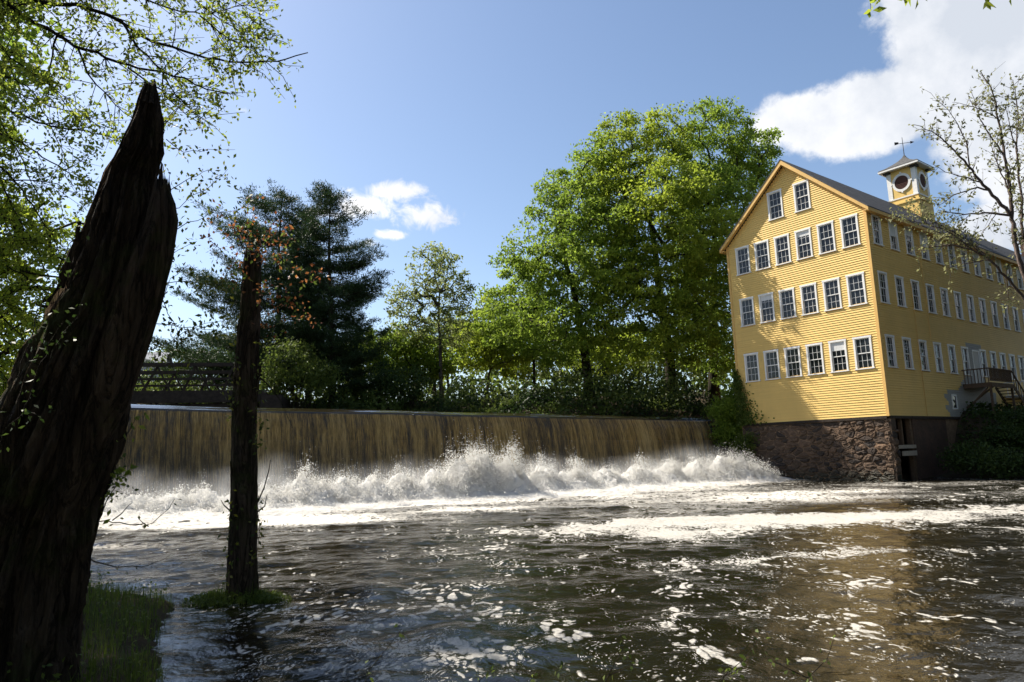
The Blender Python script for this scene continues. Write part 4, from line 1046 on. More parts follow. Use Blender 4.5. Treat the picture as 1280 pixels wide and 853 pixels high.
make_shrub('shrub', 'leafy shrub over the right-hand end of the dam beside the mill', np.array([*dam_xy(DLEN+1.2, .4), 4.0]),
           [ell(910, 514, 47.4, 22, 22), ell(925, 493, 47.4, 16, 18), ell(903, 540, 47.2, 14, 18), ell(920, 545, 47.2, 12, 16), ell(933, 478, 47.2, 8, 18)], 170, .28, 42, .38, .18, M['leaf_maple'], 53)
make_shrub('shrub', 'small trailing shrub at the left foot of the stone foundation', bpt(-.6, BW-.4, .6), [ell(928, 560, 46, 10, 16), ell(938, 552, 45.5, 7, 12)], 40, .25, 35, .3, .15, M['leaf_shrub'], 54)
make_shrub('shrub', 'dark bush under the porch steps on the mill bank', bpt(15, -3, 2.8), [ell(1258, 552, 41, 26, 18), ell(1282, 530, 42, 20, 16)], 80, .4, 50, .45, .18, M['leaf_dark'], 55)
make_shrub('shrub', 'dark bush low on the bank at the water, right of the mill', bpt(11, -4.5, 1.5), [ell(1215, 572, 39.5, 30, 14), ell(1255, 578, 38, 34, 14)], 100, .4, 50, .45, .17, M['leaf_dark'], 56)
# ivy climbing the left corner of the gable
def ivy_patch():
    r = np.random.default_rng(61); root = empty('ivy', tuple(bpt(-.05, BW, 3.6)), YAW, 'ivy climbing the left corner of the yellow gable wall', 'ivy')
    n = 1500; z = r.uniform(0, 1, n)**1.3*3.6; u = BW - np.abs(r.normal(0, 1, n))*(.75*(1-z/4.2)) + .15; 
    P = np.stack([-.10-r.uniform(0, .14, n), u-BW, z], -1)
    mb = MB()
    for k in range(6):
        y = -.2*k; mb = MB(); mb.tube([(-.09, y, -.1), (-.09, y*.8+.05, 1.0), (-.09, y*.5, 2.0+.2*k)], [.02, .015, .008], 5); mb.obj('stem', M['bark_dark'], root)
    leaf_obj('foliage', P, .17*r.uniform(.7, 1.2, n), .14, M['leaf_shrub'], root, r, droop=.8)
ivy_patch()

# undergrowth: a continuous tangle along the pond bank and on the slope right of the mill
def undergrowth():
    r = np.random.default_rng(71)
    n = 40000; t = r.uniform(-10, DLEN+4, n); s = far_s(t) - 1.6 + np.abs(r.normal(0, 1, n))*5.0 + 9*sst(13, 9, t)
    xy = np.array([dam_xy(a, b) for a, b in zip(t, s)]); g = ground_z(xy[:, 0], xy[:, 1])
    top = .5 + 4.6*np.clip(.18+fbm(np.stack([t*.42, s*.3, 0*t], -1), 4, 4), 0, 1); z = np.maximum(g, CREST-.1) + r.uniform(0, 1, n)**.8*np.maximum(.4, top)
    P = np.stack([xy[:, 0], xy[:, 1], z], -1)
    ct = np.clip(.42+1.6*fbm(P*np.array([.45, .45, .8]), 3, 8)+r.normal(0, .15, n), 0, 1)
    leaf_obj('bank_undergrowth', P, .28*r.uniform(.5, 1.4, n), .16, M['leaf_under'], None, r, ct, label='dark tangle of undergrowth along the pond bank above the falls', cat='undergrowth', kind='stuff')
    n = 7000; v = r.uniform(7.0, 24, n); u = -r.uniform(.2, 6, n); x = BC[0]+BR[0]*v+BL[0]*u; y = BC[1]+BR[1]*v+BL[1]*u
    sd_ = poly_sd(x, y, POLY); ok = sd_ > .15; x, y = x[ok], y[ok]; g = ground_z(x, y)
    P = np.stack([x, y, g + r.uniform(0, .8, len(x))**1.4], -1)
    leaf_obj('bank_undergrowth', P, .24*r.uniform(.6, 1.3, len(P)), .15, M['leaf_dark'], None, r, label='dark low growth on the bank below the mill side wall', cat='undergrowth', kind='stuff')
undergrowth()

# woods closing the view behind the far bank; unseen ones round the camera block skylight
def woods(name, label, spots, leaf, L, per, seed):
    r = np.random.default_rng(seed); mb = MB(); P = []
    per0 = per
    for x, y, h, cr in spots:
        per = int(per0*max(1, (h/19)**2)); g = gz((x, y)); mb.tube([(x, y, g-.3), (x+r.normal(0, .3), y, g+h*.5), (x+r.normal(0, .5), y, g+h*.85)], [.32, .24, .08], 7)
        c = np.array([x, y, g+h*.56]); cl = r.normal(size=(26, 3)); cl /= np.linalg.norm(cl, axis=1)[:, None]; cl *= (r.uniform(.2, 1, 26)**.5)[:, None]*np.array([cr, cr, h*.44])
        i = r.integers(0, 26, per); P.append(c + cl[i] + r.normal(size=(per, 3))*np.array([cr, cr, cr])*.24)
    P = np.vstack(P); n = len(P); V, F = leaves(P, L*r.uniform(.6, 1.3, n), L*.7, r, flat=.6); tv = np.vstack(mb.v)
    Ft = [tuple(q) for q in F] + [tuple(i+len(V) for i in f) for f in mb.f]
    me = mesh_data(name, np.vstack([V, tv]), Ft, [leaf, M['bark_dark']], False, {'tint': np.r_[np.repeat(r.uniform(0, 1, n), 4), np.zeros(len(tv))]}, [0]*n+[1]*len(mb.f))
    mobj(name, me, label=label, cat='woods', kind='stuff')
rw = np.random.default_rng(301)
woods('far_woods', 'dark woods closing the gaps far behind the trees above the dam', [(x, 105+rw.uniform(-10, 12)-.10*abs(x), rw.uniform(7, 11.5), rw.uniform(3.5, 5)) for x in np.arange(-82, 60, 4.2)], M['leaf_shrub'], .8, 420, 302)
sp = []
for a in np.arange(58, 262, 7.5):
    d = rw.uniform(26, 34) if a < 100 else rw.uniform(13, 22)
    sp.append((4+d*math.sin(math.radians(a))*(1.25 if a < 110 else 1), 2+d*math.cos(math.radians(a))*.9, rw.uniform(15, 20), rw.uniform(3.4, 4.6)))
sp += [(44, 41, 25, 4.5), (39, 31, 27, 4.8), (31.5, 20, 24, 4), (44, 25, 27, 5), (47, 36, 26, 5), (33, 25, 22, 3.6), (26, 12.5, 22, 4), (50, 45, 25, 4.5), (39, 34, 28, 4), (47, 39, 30, 5), (46, 48, 28, 4), (33, 27, 25, 3.2), (36, 27, 29, 4.2)]  # extra tall trees out of view, added to darken the mill's side wall
woods('unseen_woods', 'unseen leafy woods around and behind the viewpoint, with trees added to block skylight', sp, M['leaf_dark'], .6, 1150, 303)
make_tree('bank_tree', 'tall shade tree on the left bank just outside the big trunk', np.array([-17.0, 14.6, 1.2]), .75,
          [(np.array([-15.2, 15.6, 13.2]), np.array([3.6, 3.4, 3.0])), (np.array([-12.6, 13.4, 11.8]), np.array([2.6, 2.4, 2.0])), (np.array([-18.5, 16.5, 10.5]), np.array([3.4, 3.2, 3.6])), (np.array([-13.5, 11.5, 10.2]), np.array([2.2, 2.2, 1.8])), (np.array([-17.5, 15.2, 7]), np.array([2.2, 2.2, 2.4]))],
          260, .7, 90, .8, .22, M['leaf_maple'], M['bark_dark'], 114, .3)
make_tree('bank_tree', 'tall shade tree on the left bank beside the end of the dam', np.array([-34, 33, 4.9]), .75,
          [(np.array([-33.0, 33, 15]), np.array([4.2, 4.2, 4.6])), (np.array([-31, 32, 11]), np.array([3.2, 3.2, 3.0])), (np.array([-36, 36, 12]), np.array([4, 4, 4.]))],
          190, .9, 90, .95, .28, M['leaf_maple'], M['bark_dark'], 115, .35)

# ------------------------------------------------------------------ dead trunks in the foreground
def ringtrunk(rows, Y0, depth=.9, ncol=96, amp=.05, seed=1, sub=10, slim=1.0, shag=.05, dY=None):
    """rows: (pixel y, left px, right px) of the outline at distance Y0 -> bark-ridged tube"""
    rows = np.array(rows, float); ys = rows[:, 0]
    yy = np.concatenate([np.linspace(ys[i], ys[i+1], max(2, int(abs(ys[i+1]-ys[i])/7)), endpoint=False) for i in range(len(ys)-1)] + [[ys[-1]]])
    xl = np.interp(-yy, -ys, rows[:, 1]); xr = np.interp(-yy, -ys, rows[:, 2]); a = np.linspace(0, 2*math.pi, ncol, endpoint=False); V = []
    for i, (y_, l, r_) in enumerate(zip(yy, xl, xr)):
        YY = Y0 + (dY(y_) if dY else 0)
        c = at((l+r_)/2, y_, YY); R_ = (r_-l)/2*YY/FPX*(slim if y_ > 300 else 1-(1-slim)*max(0, (y_-200)/100))
        dirs = np.stack([np.cos(a), np.sin(a), 0*a], -1)
        q = np.stack([np.cos(a)*2.3, np.sin(a)*2.3, np.full(ncol, c[2]*.38)], -1)
        f = fbm(q+seed*3.1, 4, seed, .6); rid = np.abs(fbm(q*np.array([2.2, 2.2, .8])+seed, 4, seed+5))
        rad = R_*(1 + .13*f + shag*fbm(np.stack([np.cos(a)*5, np.sin(a)*5, np.full(ncol, c[2]*2.6)], -1)+seed, 4, seed+21, .65)) - amp*np.clip(1-rid*4, 0, 1)*min(1, R_*3) + amp*.55*fbm(q*np.array([6, 6, 9.]), 4, seed+9)*min(1, R_*3)
        p = c + dirs*np.array([1, depth, 1])*rad[:, None]; V.append(p)
    return np.array(V)
def tube_faces(n, m, off=0):
    I = np.arange(n*m).reshape(n, m)+off; J = np.roll(I, -1, 1); return np.stack([I[:-1], J[:-1], J[1:], I[1:]], -1).reshape(-1, 4)
def jag(V, amp, seed, rows=6):
    """splinter the last rings: columns end at different heights"""
    r = np.random.default_rng(seed); m = V.shape[1]; h = amp*np.abs(fbm(np.stack([np.cos(np.arange(m)/m*6.283)*5, np.sin(np.arange(m)/m*6.283)*5, np.zeros(m)], -1), 3, seed)) + amp*.5*r.random(m)**3
    cen = V[-1].mean(0)
    last = V[-1].copy(); last[:, 2] += h; last[:, :2] = cen[:2] + (last[:, :2]-cen[:2])*.92
    inner = cen + (last-cen)*np.array([.55, .55, 1]); inner[:, 2] = cen[2] - amp*.8
    return np.concatenate([V, last[None], inner[None]], 0)
def dead_trunks():
    # the big leaning one
    Y0 = 6.5; rows = [(905, -135, 96), (853, -112, 84), (790, -95, 92), (720, -76, 104), (640, -46, 124), (580, -20, 147), (480, 18, 168), (400, 55, 188), (320, 88, 196), (270, 110, 194), (240, 123, 188), (215, 133, 190), (190, 147, 203), (160, 161, 203), (135, 171, 201), (120, 175, 199), (110, 179, 196)]
    V1 = jag(ringtrunk(rows, Y0, .85, 150, .12, 3, slim=.90, shag=.15), .09, 5)
    rows2 = [(700, 20, 62), (600, 62, 112), (500, 98, 162), (430, 122, 186), (370, 145, 204), (320, 165, 217), (275, 183, 222), (255, 187, 219), (238, 192, 213)]
    V2 = jag(ringtrunk(rows2, Y0-.16, .8, 60, .04, 8, shag=.12), .22, 9)
    base = at(-20, 880, Y0); base[2] = 0
    root = empty('dead_tree_trunk', tuple(base), 0, 'huge leaning dead tree trunk with splintered top, nearest the camera', 'tree trunk')
    A = V1.reshape(-1, 3)-base; B = V2.reshape(-1, 3)-base
    n1 = len(A); F = np.vstack([tube_faces(V1.shape[0], V1.shape[1]), tube_faces(V2.shape[0], V2.shape[1], n1)])
    mobj('trunk', mesh_data('trunk', np.vstack([A, B]), F, M['bark_dead'], True), root)
    r = np.random.default_rng(2)       # upright splinters left where it broke
    for px, py0, py1, w in [(203, 245, 203, 5), (211, 250, 226, 4), (196, 248, 214, 4), (191, 130, 108, 3.5), (183, 128, 113, 3), (207, 262, 238, 5), (200, 235, 210, 3)]:
        a = at(px-2, py0, Y0-.1)-base; b = at(px+r.uniform(-2, 2), py1, Y0-.1)-base; k = Y0/FPX
        mb = MB(); mb.tube([a, (a+b)/2+r.normal(0, .008, 3), b], [w*k, w*k*.7, w*k*.1], 5); mb.obj('splinter', M['bark_dead'], root)
    def shards(rt, V, b0, n, lmin, lmax, seed):      # loose plates of bark and split wood standing off the surface
        r = np.random.default_rng(seed); nr, nc = V.shape[:2]
        for k in range(n):
            i = int(r.integers(4, nr-8)); j = int(r.integers(0, nc)); p = V[i, j]; cen = V[i].mean(0); out = p-cen; out[2] = 0; out /= np.linalg.norm(out)+1e-9
            if out[1] > .55: continue
            ax_ = V[min(i+6, nr-4), j]-p; ax_ /= np.linalg.norm(ax_)+1e-9; sd2 = np.cross(ax_, out); ln = r.uniform(lmin, lmax); w = ln*r.uniform(.08, .2); lift = r.uniform(.01, .07)*ln/.4; fl = r.random() < .5
            P = [p-out*.01-sd2*w*.5, p-out*.01+sd2*w*.5, p+ax_*ln*.55+out*(.012+lift*(.4 if fl else .15))+sd2*w*.45, p+ax_*ln+out*(.0+lift*(1 if fl else .1))+sd2*w*r.uniform(-.3, .3), p+ax_*ln*.5+out*(.012+lift*(.4 if fl else .15))-sd2*w*.4]
            Q = [q-out*.022 for q in P]; V2 = np.array(P+Q)-b0; F2 = [(0, 1, 2, 3, 4), (9, 8, 7, 6, 5)] + [(a_, a_+5, (a_+1) % 5+5, (a_+1) % 5) for a_ in range(5)]
            mobj('bark_shard', mesh_data('bark_shard', V2, F2, M['bark_dead']), rt)
    shards(root, V1, base, 170, .12, .5, 7); shards(root, V2, base, 26, .1, .3, 8)
    # the slim broken one standing in the water
    Y1 = 11.3; rows = [(775, 277, 330), (748, 282, 323), (700, 285, 321), (640, 287, 322), (600, 288.5, 322), (520, 290, 322), (450, 293, 324), (400, 298, 326), (350, 302, 327), (325, 304, 327.5), (318, 305, 327)]
    V = jag(ringtrunk(rows, Y1, .95, 64, .035, 13, slim=.92, shag=.12), .09, 15); base = at(303, 752, Y1); base[2] = -.2
    root2 = empty('dead_tree_trunk', tuple(base), 0, 'slim upright broken trunk standing in the shallow water', 'tree trunk')
    mobj('trunk', mesh_data('trunk', V.reshape(-1, 3)-base, tube_faces(V.shape[0], V.shape[1]), M['bark_dead'], True), root2)
    shards(root2, V, base, 60, .10, .35, 9)
    mb = MB(); 
    for p in ([(322, 628), (330, 610), (336, 588), (338, 575)], [(322, 640), (331, 633), (334, 618)], [(289, 640), (280, 632), (276, 625)], [(322, 470), (334, 480), (350, 500), (366, 535)]):
        mb.tube([at(x, y, Y1-.05)-base for x, y in p], np.linspace(.014, .004, len(p)), 5)
    mb.obj('twig', M['bark_dark'], root2)
dead_trunks()

# ------------------------------------------------------------------ climbing vines
def vine(label, stems, Y, leaf, L, per_m, seed, spread=.06, r0=.008, red=None):
    r = np.random.default_rng(seed); o = at(*stems[0][0], Y); root = empty('climbing_vine', tuple(o), 0, label, 'vine'); mb = MB(); P = []; R = []
    for st in stems:
        pts = np.array([at(x, y, Y + (r.normal(0, .06) if i else 0))-o for i, (x, y) in enumerate(st)])
        # smooth resample
        d = np.r_[0, np.cumsum(np.linalg.norm(np.diff(pts, axis=0), axis=1))]; k = max(4, int(d[-1]/.07)); s = np.linspace(0, d[-1], k)
        q = np.stack([np.interp(s, d, pts[:, c]) for c in range(3)], -1) + r.normal(0, .008, (k, 3)); mb = MB(); mb.tube(q, np.linspace(r0, r0*.35, k), 4, cap=False); mb.obj('stem', M['bark_dark'], root)
        m = int(d[-1]*per_m); i = r.integers(1, k, m); p = q[i] + r.normal(0, spread, (m, 3)); P.append(p)
    P = np.vstack(P); n = len(P)
    if red is None: leaf_obj('foliage', P, L*r.uniform(.6, 1.25, n), L*.52, leaf, root, r, r.uniform(0, 1, n)**1.6, droop=.5, fold=.08)
    else:
        isr = r.random(n) < red
        leaf_obj('foliage', P[~isr], L*r.uniform(.6, 1.2, (~isr).sum()), L*.55, leaf, root, r, droop=.5)
        leaf_obj('foliage', P[isr], L*r.uniform(.6, 1.2, isr.sum()), L*.6, M['leaf_red'], root, r, droop=.5, label='orange red young leaves')
vine('leafy vine sprays reaching right from the big leaning trunk into the sky',
     [[(205, 150), (222, 160), (240, 166), (258, 152)], [(205, 175), (230, 190), (262, 186), (292, 186)], [(203, 130), (225, 142), (246, 138)], [(214, 236), (235, 225), (262, 212), (288, 228)],
      [(216, 262), (236, 248), (262, 235), (285, 212)], [(210, 290), (232, 280), (262, 268), (300, 262), (312, 250)], [(206, 320), (226, 312), (246, 300)], [(197, 365), (215, 398), (228, 430), (236, 455)],
      [(178, 430), (200, 440), (220, 452)], [(205, 205), (204, 228), (206, 250)], [(190, 395), (212, 352), (236, 330), (262, 352)], [(192, 112), (186, 105), (175, 112)], [(200, 355), (228, 352), (262, 354), (292, 352)],
      [(196, 404), (232, 410), (266, 412), (294, 424)], [(188, 440), (222, 420), (262, 402), (292, 400)]], 6.7, M['leaf_vine'], .058, 70, 81, .05, .0045)
vine('vine leaves creeping up the shaded left flank of the big trunk',
     [[(30, 520), (45, 470), (62, 430), (80, 400)], [(60, 450), (75, 420), (95, 400), (100, 385)], [(40, 420), (52, 380), (70, 350), (90, 330)], [(-10, 560), (10, 530), (35, 515), (48, 520)], [(70, 340), (85, 310), (100, 285)], [(20, 480), (30, 440), (48, 405)]], 5.85, M['leaf_dark'], .055, 34, 82, .06, .006)
vine('orange red vine leaves crowning the slim broken trunk',
     [[(310, 330), (300, 300), (286, 275), (270, 262)], [(314, 322), (310, 290), (306, 262), (318, 250)], [(318, 322), (330, 292), (345, 275), (356, 290)], [(306, 340), (285, 322), (262, 300), (262, 284)], [(320, 330), (345, 318), (366, 335), (388, 348), (402, 340)],
      [(325, 350), (345, 362), (362, 388), (392, 398)], [(322, 370), (338, 380), (356, 372), (378, 380)], [(304, 360), (290, 352), (280, 336)], [(325, 400), (338, 412), (350, 404)], [(320, 318), (340, 300), (368, 300)]], 10.9, M['leaf_shrub'], .075, 75, 83, .085, .008, .55)
vine('green vine leaves hanging around the middle of the slim broken trunk',
     [[(300, 380), (288, 372), (272, 392), (256, 384)], [(300, 350), (282, 346), (262, 372), (246, 360)], [(322, 420), (336, 436), (346, 456)], [(296, 440), (292, 480), (290, 520)], [(322, 450), (326, 500), (324, 560)], [(290, 620), (288, 680), (286, 730)], [(322, 620), (324, 660), (320, 700)]], 11.05, M['leaf_vine'], .08, 48, 84, .06, .006)
vine('yellowing leafy sprig at the waterline right of the big trunk',
     [[(118, 660), (132, 622), (140, 600), (138, 585)], [(128, 640), (146, 600), (160, 592)], [(150, 548), (162, 538), (172, 520)]], 6.6, M['leaf_spring'], .075, 36, 85, .05, .006)
vine('bare twig reaching over the water right of the big trunk',
     [[(100, 655), (140, 652), (185, 658), (206, 640), (219, 622)], [(140, 652), (158, 636), (165, 628)], [(185, 658), (172, 646)], [(110, 700), (150, 710), (190, 706), (215, 695)]], 7.4, M['leaf_vine'], .05, 7, 86, .03, .007)

# ------------------------------------------------------------------ grass and bank plants
def blades(P, H, W, r, lean=.35):
    n = len(P); a = r.uniform(0, 6.283, n); d = np.stack([np.cos(a), np.sin(a), 0*a], -1); s = np.stack([-d[:, 1], d[:, 0], 0*a], -1)
    ln = np.abs(r.normal(0, lean, n)); m = P + np.stack([d[:, 0]*ln*H*.3, d[:, 1]*ln*H*.3, H*.6], -1); t = P + np.stack([d[:, 0]*ln*H, d[:, 1]*ln*H, H*(1-.25*ln)], -1)
    V = np.stack([P-s*W/2, P+s*W/2, m+s*W*.35, t, m-s*W*.35], 1).reshape(-1, 3); return V, (np.arange(n)[:, None, None]*5 + np.array([(0, 1, 2), (0, 2, 4), (4, 2, 3)])[None]).reshape(-1, 3)
def grass():
    r = np.random.default_rng(91)
    n = 44000; x = r.uniform(-11, -1.5, n); y = r.uniform(3.0, 15, n); sd_ = poly_sd(x, y, POLY); dens = vnoise(np.stack([x*1.2, y*1.2, 0*x], -1), 4)
    ok = (sd_ > -.12) & (dens > .25) & (np.hypot(x, y) > 3.2); x, y = x[ok], y[ok]; g = ground_z(x, y); g = np.maximum(g, -.02)
    P = np.stack([x, y, g-.02], -1); V, F = blades(P, .24*r.uniform(.4, 1.2, len(P)), .008, r)
    mobj('grass', mesh_data('grass', V, F, M['grass'], False, {'tint': np.repeat(r.uniform(0, 1, len(P)), 5)}), label='lush dark grass on the near left bank', cat='grass', kind='stuff')
    # tuft round the slim trunk
    c = at(303, 752, 11.3); n = 1500; a = r.uniform(0, 6.283, n); q = np.sqrt(r.random(n))
    P = np.stack([c[0]+np.cos(a)*q*.85-.05, c[1]+np.sin(a)*q*.5-.1, np.full(n, -.03)], -1); V, F = blades(P, (.34*(1.2-q))*r.uniform(.2, 1.3, n), .008, r, .4)
    mobj('grass_tuft', mesh_data('grass_tuft', V, F, M['grass'], False, {'tint': np.repeat(r.uniform(0, 1, n), 5)}), label='grassy tuft around the foot of the slim trunk in the water', cat='grass', kind='stuff')
    n = 1500; a = r.uniform(0, 6.283, n); q = np.sqrt(r.random(n))*(.55+.45*vnoise(np.stack([np.cos(a)*2, np.sin(a)*2, 0*a], -1), 3)); P = np.stack([c[0]+np.cos(a)*q*1.0-.1, c[1]+np.sin(a)*q*.5-.1, .02+.2*(1-q)*r.random(n)], -1)
    leaf_obj('low_weeds', P, .05, .03, M['leaf_shrub'], None, r, label='low leafy weeds at the foot of the slim trunk', cat='weeds', kind='stuff', flat=1.2)
    n = 5200; x = r.uniform(-9, -2.6, n); y = r.uniform(5.5, 13, n); sd_ = poly_sd(x, y, POLY); ok = (sd_ > -.05) & (vnoise(np.stack([x*1.7, y*1.7, 0*x], -1), 9) > .4); x, y = x[ok], y[ok]
    P = np.stack([x, y, ground_z(x, y)+r.uniform(.02, .34, len(x))], -1)
    leaf_obj('bank_weeds', P, .055*r.uniform(.6, 1.3, len(P)), .032, M['leaf_shrub'], None, r, label='leafy weeds among the grass on the near left bank', cat='weeds', kind='stuff', flat=1.0)
grass()
def sprig(label, stems, Y, seed, per=16, L=.06, leaf='leaf_shrub'):
    r = np.random.default_rng(seed); o = at(*stems[0][0], Y); root = empty('sapling', tuple(o), 0, label, 'sapling'); mb = MB(); P = []
    for st in stems:
        pts = [at(x, y, Y)-o for x, y in st]; mb = MB(); mb.tube(pts, np.linspace(.005, .002, len(pts)), 4); mb.obj('stem', M['bark_dark'], root)
        for p in pts[1:]: P.append(p + r.normal(0, .03, (per//len(st)+1, 3)))
    P = np.vstack(P); leaf_obj('foliage', P, L, L*.55, M[leaf], root, r, flat=.6)
sprig('slender sapling at the bottom edge in front of the golden reflection', [[(990, 880), (1010, 848), (1034, 824), (1042, 800)], [(1010, 848), (985, 836), (965, 826)]], 6.2, 101, 12, .05)
sprig('thin sprig with few leaves at the bottom edge right of the middle', [[(895, 880), (905, 845), (928, 826), (948, 800)], [(905, 845), (925, 838)]], 6.3, 102, 12)
sprig('thin grassy sprig at the bottom edge left of the middle', [[(745, 880), (760, 845), (778, 812), (775, 790)], [(760, 845), (790, 832)]], 6.2, 103, 8, .05)
sprig('low dark seedlings along the bottom edge below the foam rafts', [[(700, 880), (712, 858), (700, 842)], [(650, 880), (660, 850)], [(450, 880), (460, 840), (500, 790)], [(590, 880), (600, 850), (615, 838)]], 6.2, 104, 10, .05)

# ------------------------------------------------------------------ overhanging tree on the left bank
def limb_tree(name, label, base, trunk_top, limbs, Y, leaf, bark, L, seed, twig=(.25, .8), dens=5.0, per=8, r_trunk=.22, limb_r=.045, tint_pow=1.0, extra=None, spread=.035, up=.0):
    r = np.random.default_rng(seed); base = np.asarray(base, float); root = empty(name, tuple(base), 0, label, 'tree')
    mb = MB(); tt = np.asarray(trunk_top, float)-base
    pts = [tt*s + np.array([.1*math.sin(5*s), .08*math.sin(4*s+1), -.2*(s == 0)]) for s in np.linspace(0, 1, 9)]; mb.tube(pts, np.linspace(r_trunk, r_trunk*.55, 9), 10)
    P = []
    for li, lb in enumerate(limbs):
        w = lb.get('w', limb_r); Yl = lb.get('Y', (Y, Y)); n = len(lb['p'])
        q = np.array([at(x, y, Yl[0]+(Yl[1]-Yl[0])*i/(n-1))-base for i, (x, y) in enumerate(lb['p'])])
        if lb.get('root', True): q = np.vstack([tt*lb.get('from', .95), (tt*lb.get('from', .95)+q[0])/2 + np.array([0, 0, .3]), q])
        d = np.r_[0, np.cumsum(np.linalg.norm(np.diff(q, axis=0), axis=1))]; k = max(6, int(d[-1]/.16)); s = np.linspace(0, d[-1], k)
        q = np.stack([np.interp(s, d, q[:, c]) for c in range(3)], -1)
        for it in range(2): q[1:-1] = (q[:-2]+2*q[1:-1]+q[2:])/4
        q[1:-1] += r.normal(0, .012, (k-2, 3)); rr = np.linspace(w, max(.004, w*.14), k); mb.tube(q, rr, 6, cap=False)
        dn = lb.get('dens', dens); m = int(d[-1]*dn)
        for j in range(m):
            i = int(r.uniform(lb.get('f', .18), 1)*(k-1)); i = min(max(i, 1), k-2); tdir = q[i+1]-q[i-1]; tdir /= np.linalg.norm(tdir)+1e-9
            dv = r.normal(size=3); dv -= tdir*(dv@tdir)*.6; dv = dv/np.linalg.norm(dv) + tdir*.7 + np.array([0, 0, up]); dv /= np.linalg.norm(dv); ln = r.uniform(*twig)*lb.get('tl', 1)
            e = q[i] + dv*ln; md = q[i] + dv*ln*.5 + r.normal(0, .06*ln, 3); e = e + r.normal(0, .1*ln, 3); mb.tube([q[i], md, e], [min(rr[i]*.6, .009), .005, .0022], 4, cap=False)
            kk = r.poisson(per); f = r.uniform(.25, 1.05, kk)[:, None]; P.append(np.where(f < .5, q[i]+(md-q[i])*f*2, md+(e-md)*(f*2-1)) + r.normal(0, spread, (kk, 3)))
    mb.obj('trunk', bark, root, True); P = np.vstack(P); n = len(P)
    leaf_obj('crown', P, L*r.uniform(.6, 1.25, n), L*.5*r.uniform(.7, 1.2, n), leaf, root, r, r.uniform(0, 1, n)**tint_pow, flat=.5, droop=.35)
    print(name, 'leaves', n)
    return root
limb_tree('overhanging_tree', 'airy spring tree with branches hanging across the upper left sky', (-10.2, 9.6, .9), (-9.6, 9.9, 8.6), [
    dict(p=[(-10, -8), (30, 20), (72, 43), (98, 62), (131, 70), (160, 85), (193, 89), (213, 92), (250, 108), (285, 118)], w=.05),
    dict(p=[(-20, -40), (36, 0), (89, 5), (131, 16), (151, 25), (171, 43), (203, 56), (249, 70), (289, 79), (358, 77), (385, 66)], w=.05, Y=(9, 9.5)),
    dict(p=[(151, 25), (164, 49), (180, 70), (197, 79), (203, 98), (223, 118), (250, 150)], w=.02, root=False),
    dict(p=[(60, -60), (120, -30), (180, 0), (210, 10), (249, 20), (295, 10), (330, -4)], w=.035, Y=(9, 10)),
    dict(p=[(120, -60), (190, -30), (240, -5), (280, 30), (318, 48), (345, 42)], w=.03, Y=(9, 9.6)),
    dict(p=[(72, 43), (70, 60), (61, 79), (62, 105), (60, 135)], w=.015, root=False),
    dict(p=[(98, 62), (100, 80), (116, 98), (131, 118), (150, 140), (170, 150)], w=.016, root=False),
    dict(p=[(0, -20), (-20, 30), (0, 60), (30, 85), (60, 105), (105, 135)], w=.03),
    dict(p=[(160, 85), (190, 105), (215, 130), (238, 150), (262, 160)], w=.014, root=False),
    dict(p=[(250, 20), (280, 50), (320, 62)], w=.012, root=False),
    dict(p=[(200, -30), (260, -15), (300, 8), (330, 20)], w=.02, Y=(9, 9.6)),
    ], 9, M['leaf_spring'], M['bark_dark'], .075, 111, (.2, .75), 13.0, 15)
limb_tree('overhanging_tree', 'shadier tree with drooping branches at the left edge behind the big trunk', (-13.2, 13.0, 1.0), (-12.6, 13.2, 8.2), [
    dict(p=[(-20, 125), (0, 131), (39, 151), (82, 162), (108, 164), (151, 174), (175, 190)], w=.045),
    dict(p=[(-30, 150), (20, 175), (60, 200), (100, 225), (135, 245)], w=.04), dict(p=[(-30, 190), (10, 215), (40, 255), (70, 300), (80, 340)], w=.04),
    dict(p=[(-30, 170), (0, 225), (20, 270), (50, 315), (62, 350)], w=.035), dict(p=[(-30, 225), (30, 225), (60, 226), (100, 245)], w=.035),
    dict(p=[(-40, 230), (0, 260), (20, 310), (30, 370)], w=.035), dict(p=[(-40, 300), (0, 330), (40, 350), (80, 380)], w=.035), dict(p=[(-40, 380), (0, 395), (30, 420), (45, 460)], w=.035),
    dict(p=[(-40, 440), (0, 460), (20, 490), (15, 540)], w=.03), dict(p=[(-40, 80), (10, 110), (50, 130), (90, 140), (130, 160)], w=.035), dict(p=[(-60, 260), (-10, 290), (40, 300), (90, 320)], w=.035),
    dict(p=[(-60, 100), (0, 90), (40, 110), (75, 180), (90, 230)], w=.03), dict(p=[(-50, 350), (10, 380), (60, 400), (90, 420)], w=.03),
    dict(p=[(-60, 130), (0, 160), (30, 200), (48, 250), (60, 300)], w=.03), dict(p=[(-60, 400), (0, 420), (40, 450), (60, 470)], w=.03)],
    12.5, M['leaf_bright'], M['bark_dark'], .10, 112, (.3, 1.0), 8.5, 13, spread=.06)
make_tree('bank_tree', 'yellow green tree filling the left edge behind the drooping branches', np.array([-19.5, 18.5, 1.2]), .75,
          [ell(20, 300, 19, 70, 80), ell(60, 400, 19, 70, 70), ell(-60, 350, 19, 90, 130), ell(10, 480, 18.5, 60, 60), ell(-50, 180, 19.5, 70, 70), ell(95, 300, 19.5, 40, 50)],
          210, .5, 90, .55, .15, M['leaf_bright'], M['bark_dark'], 113, .2)
make_shrub('shrub', 'shadowy shrub at the water between the big trunk and the bridge', np.array([-15.2, 17.3, .3]), [ell(60, 560, 17, 60, 40), ell(110, 600, 17, 30, 26), ell(20, 600, 16.5, 60, 50)], 120, .35, 50, .35, .12, M['leaf_dark'], 57)

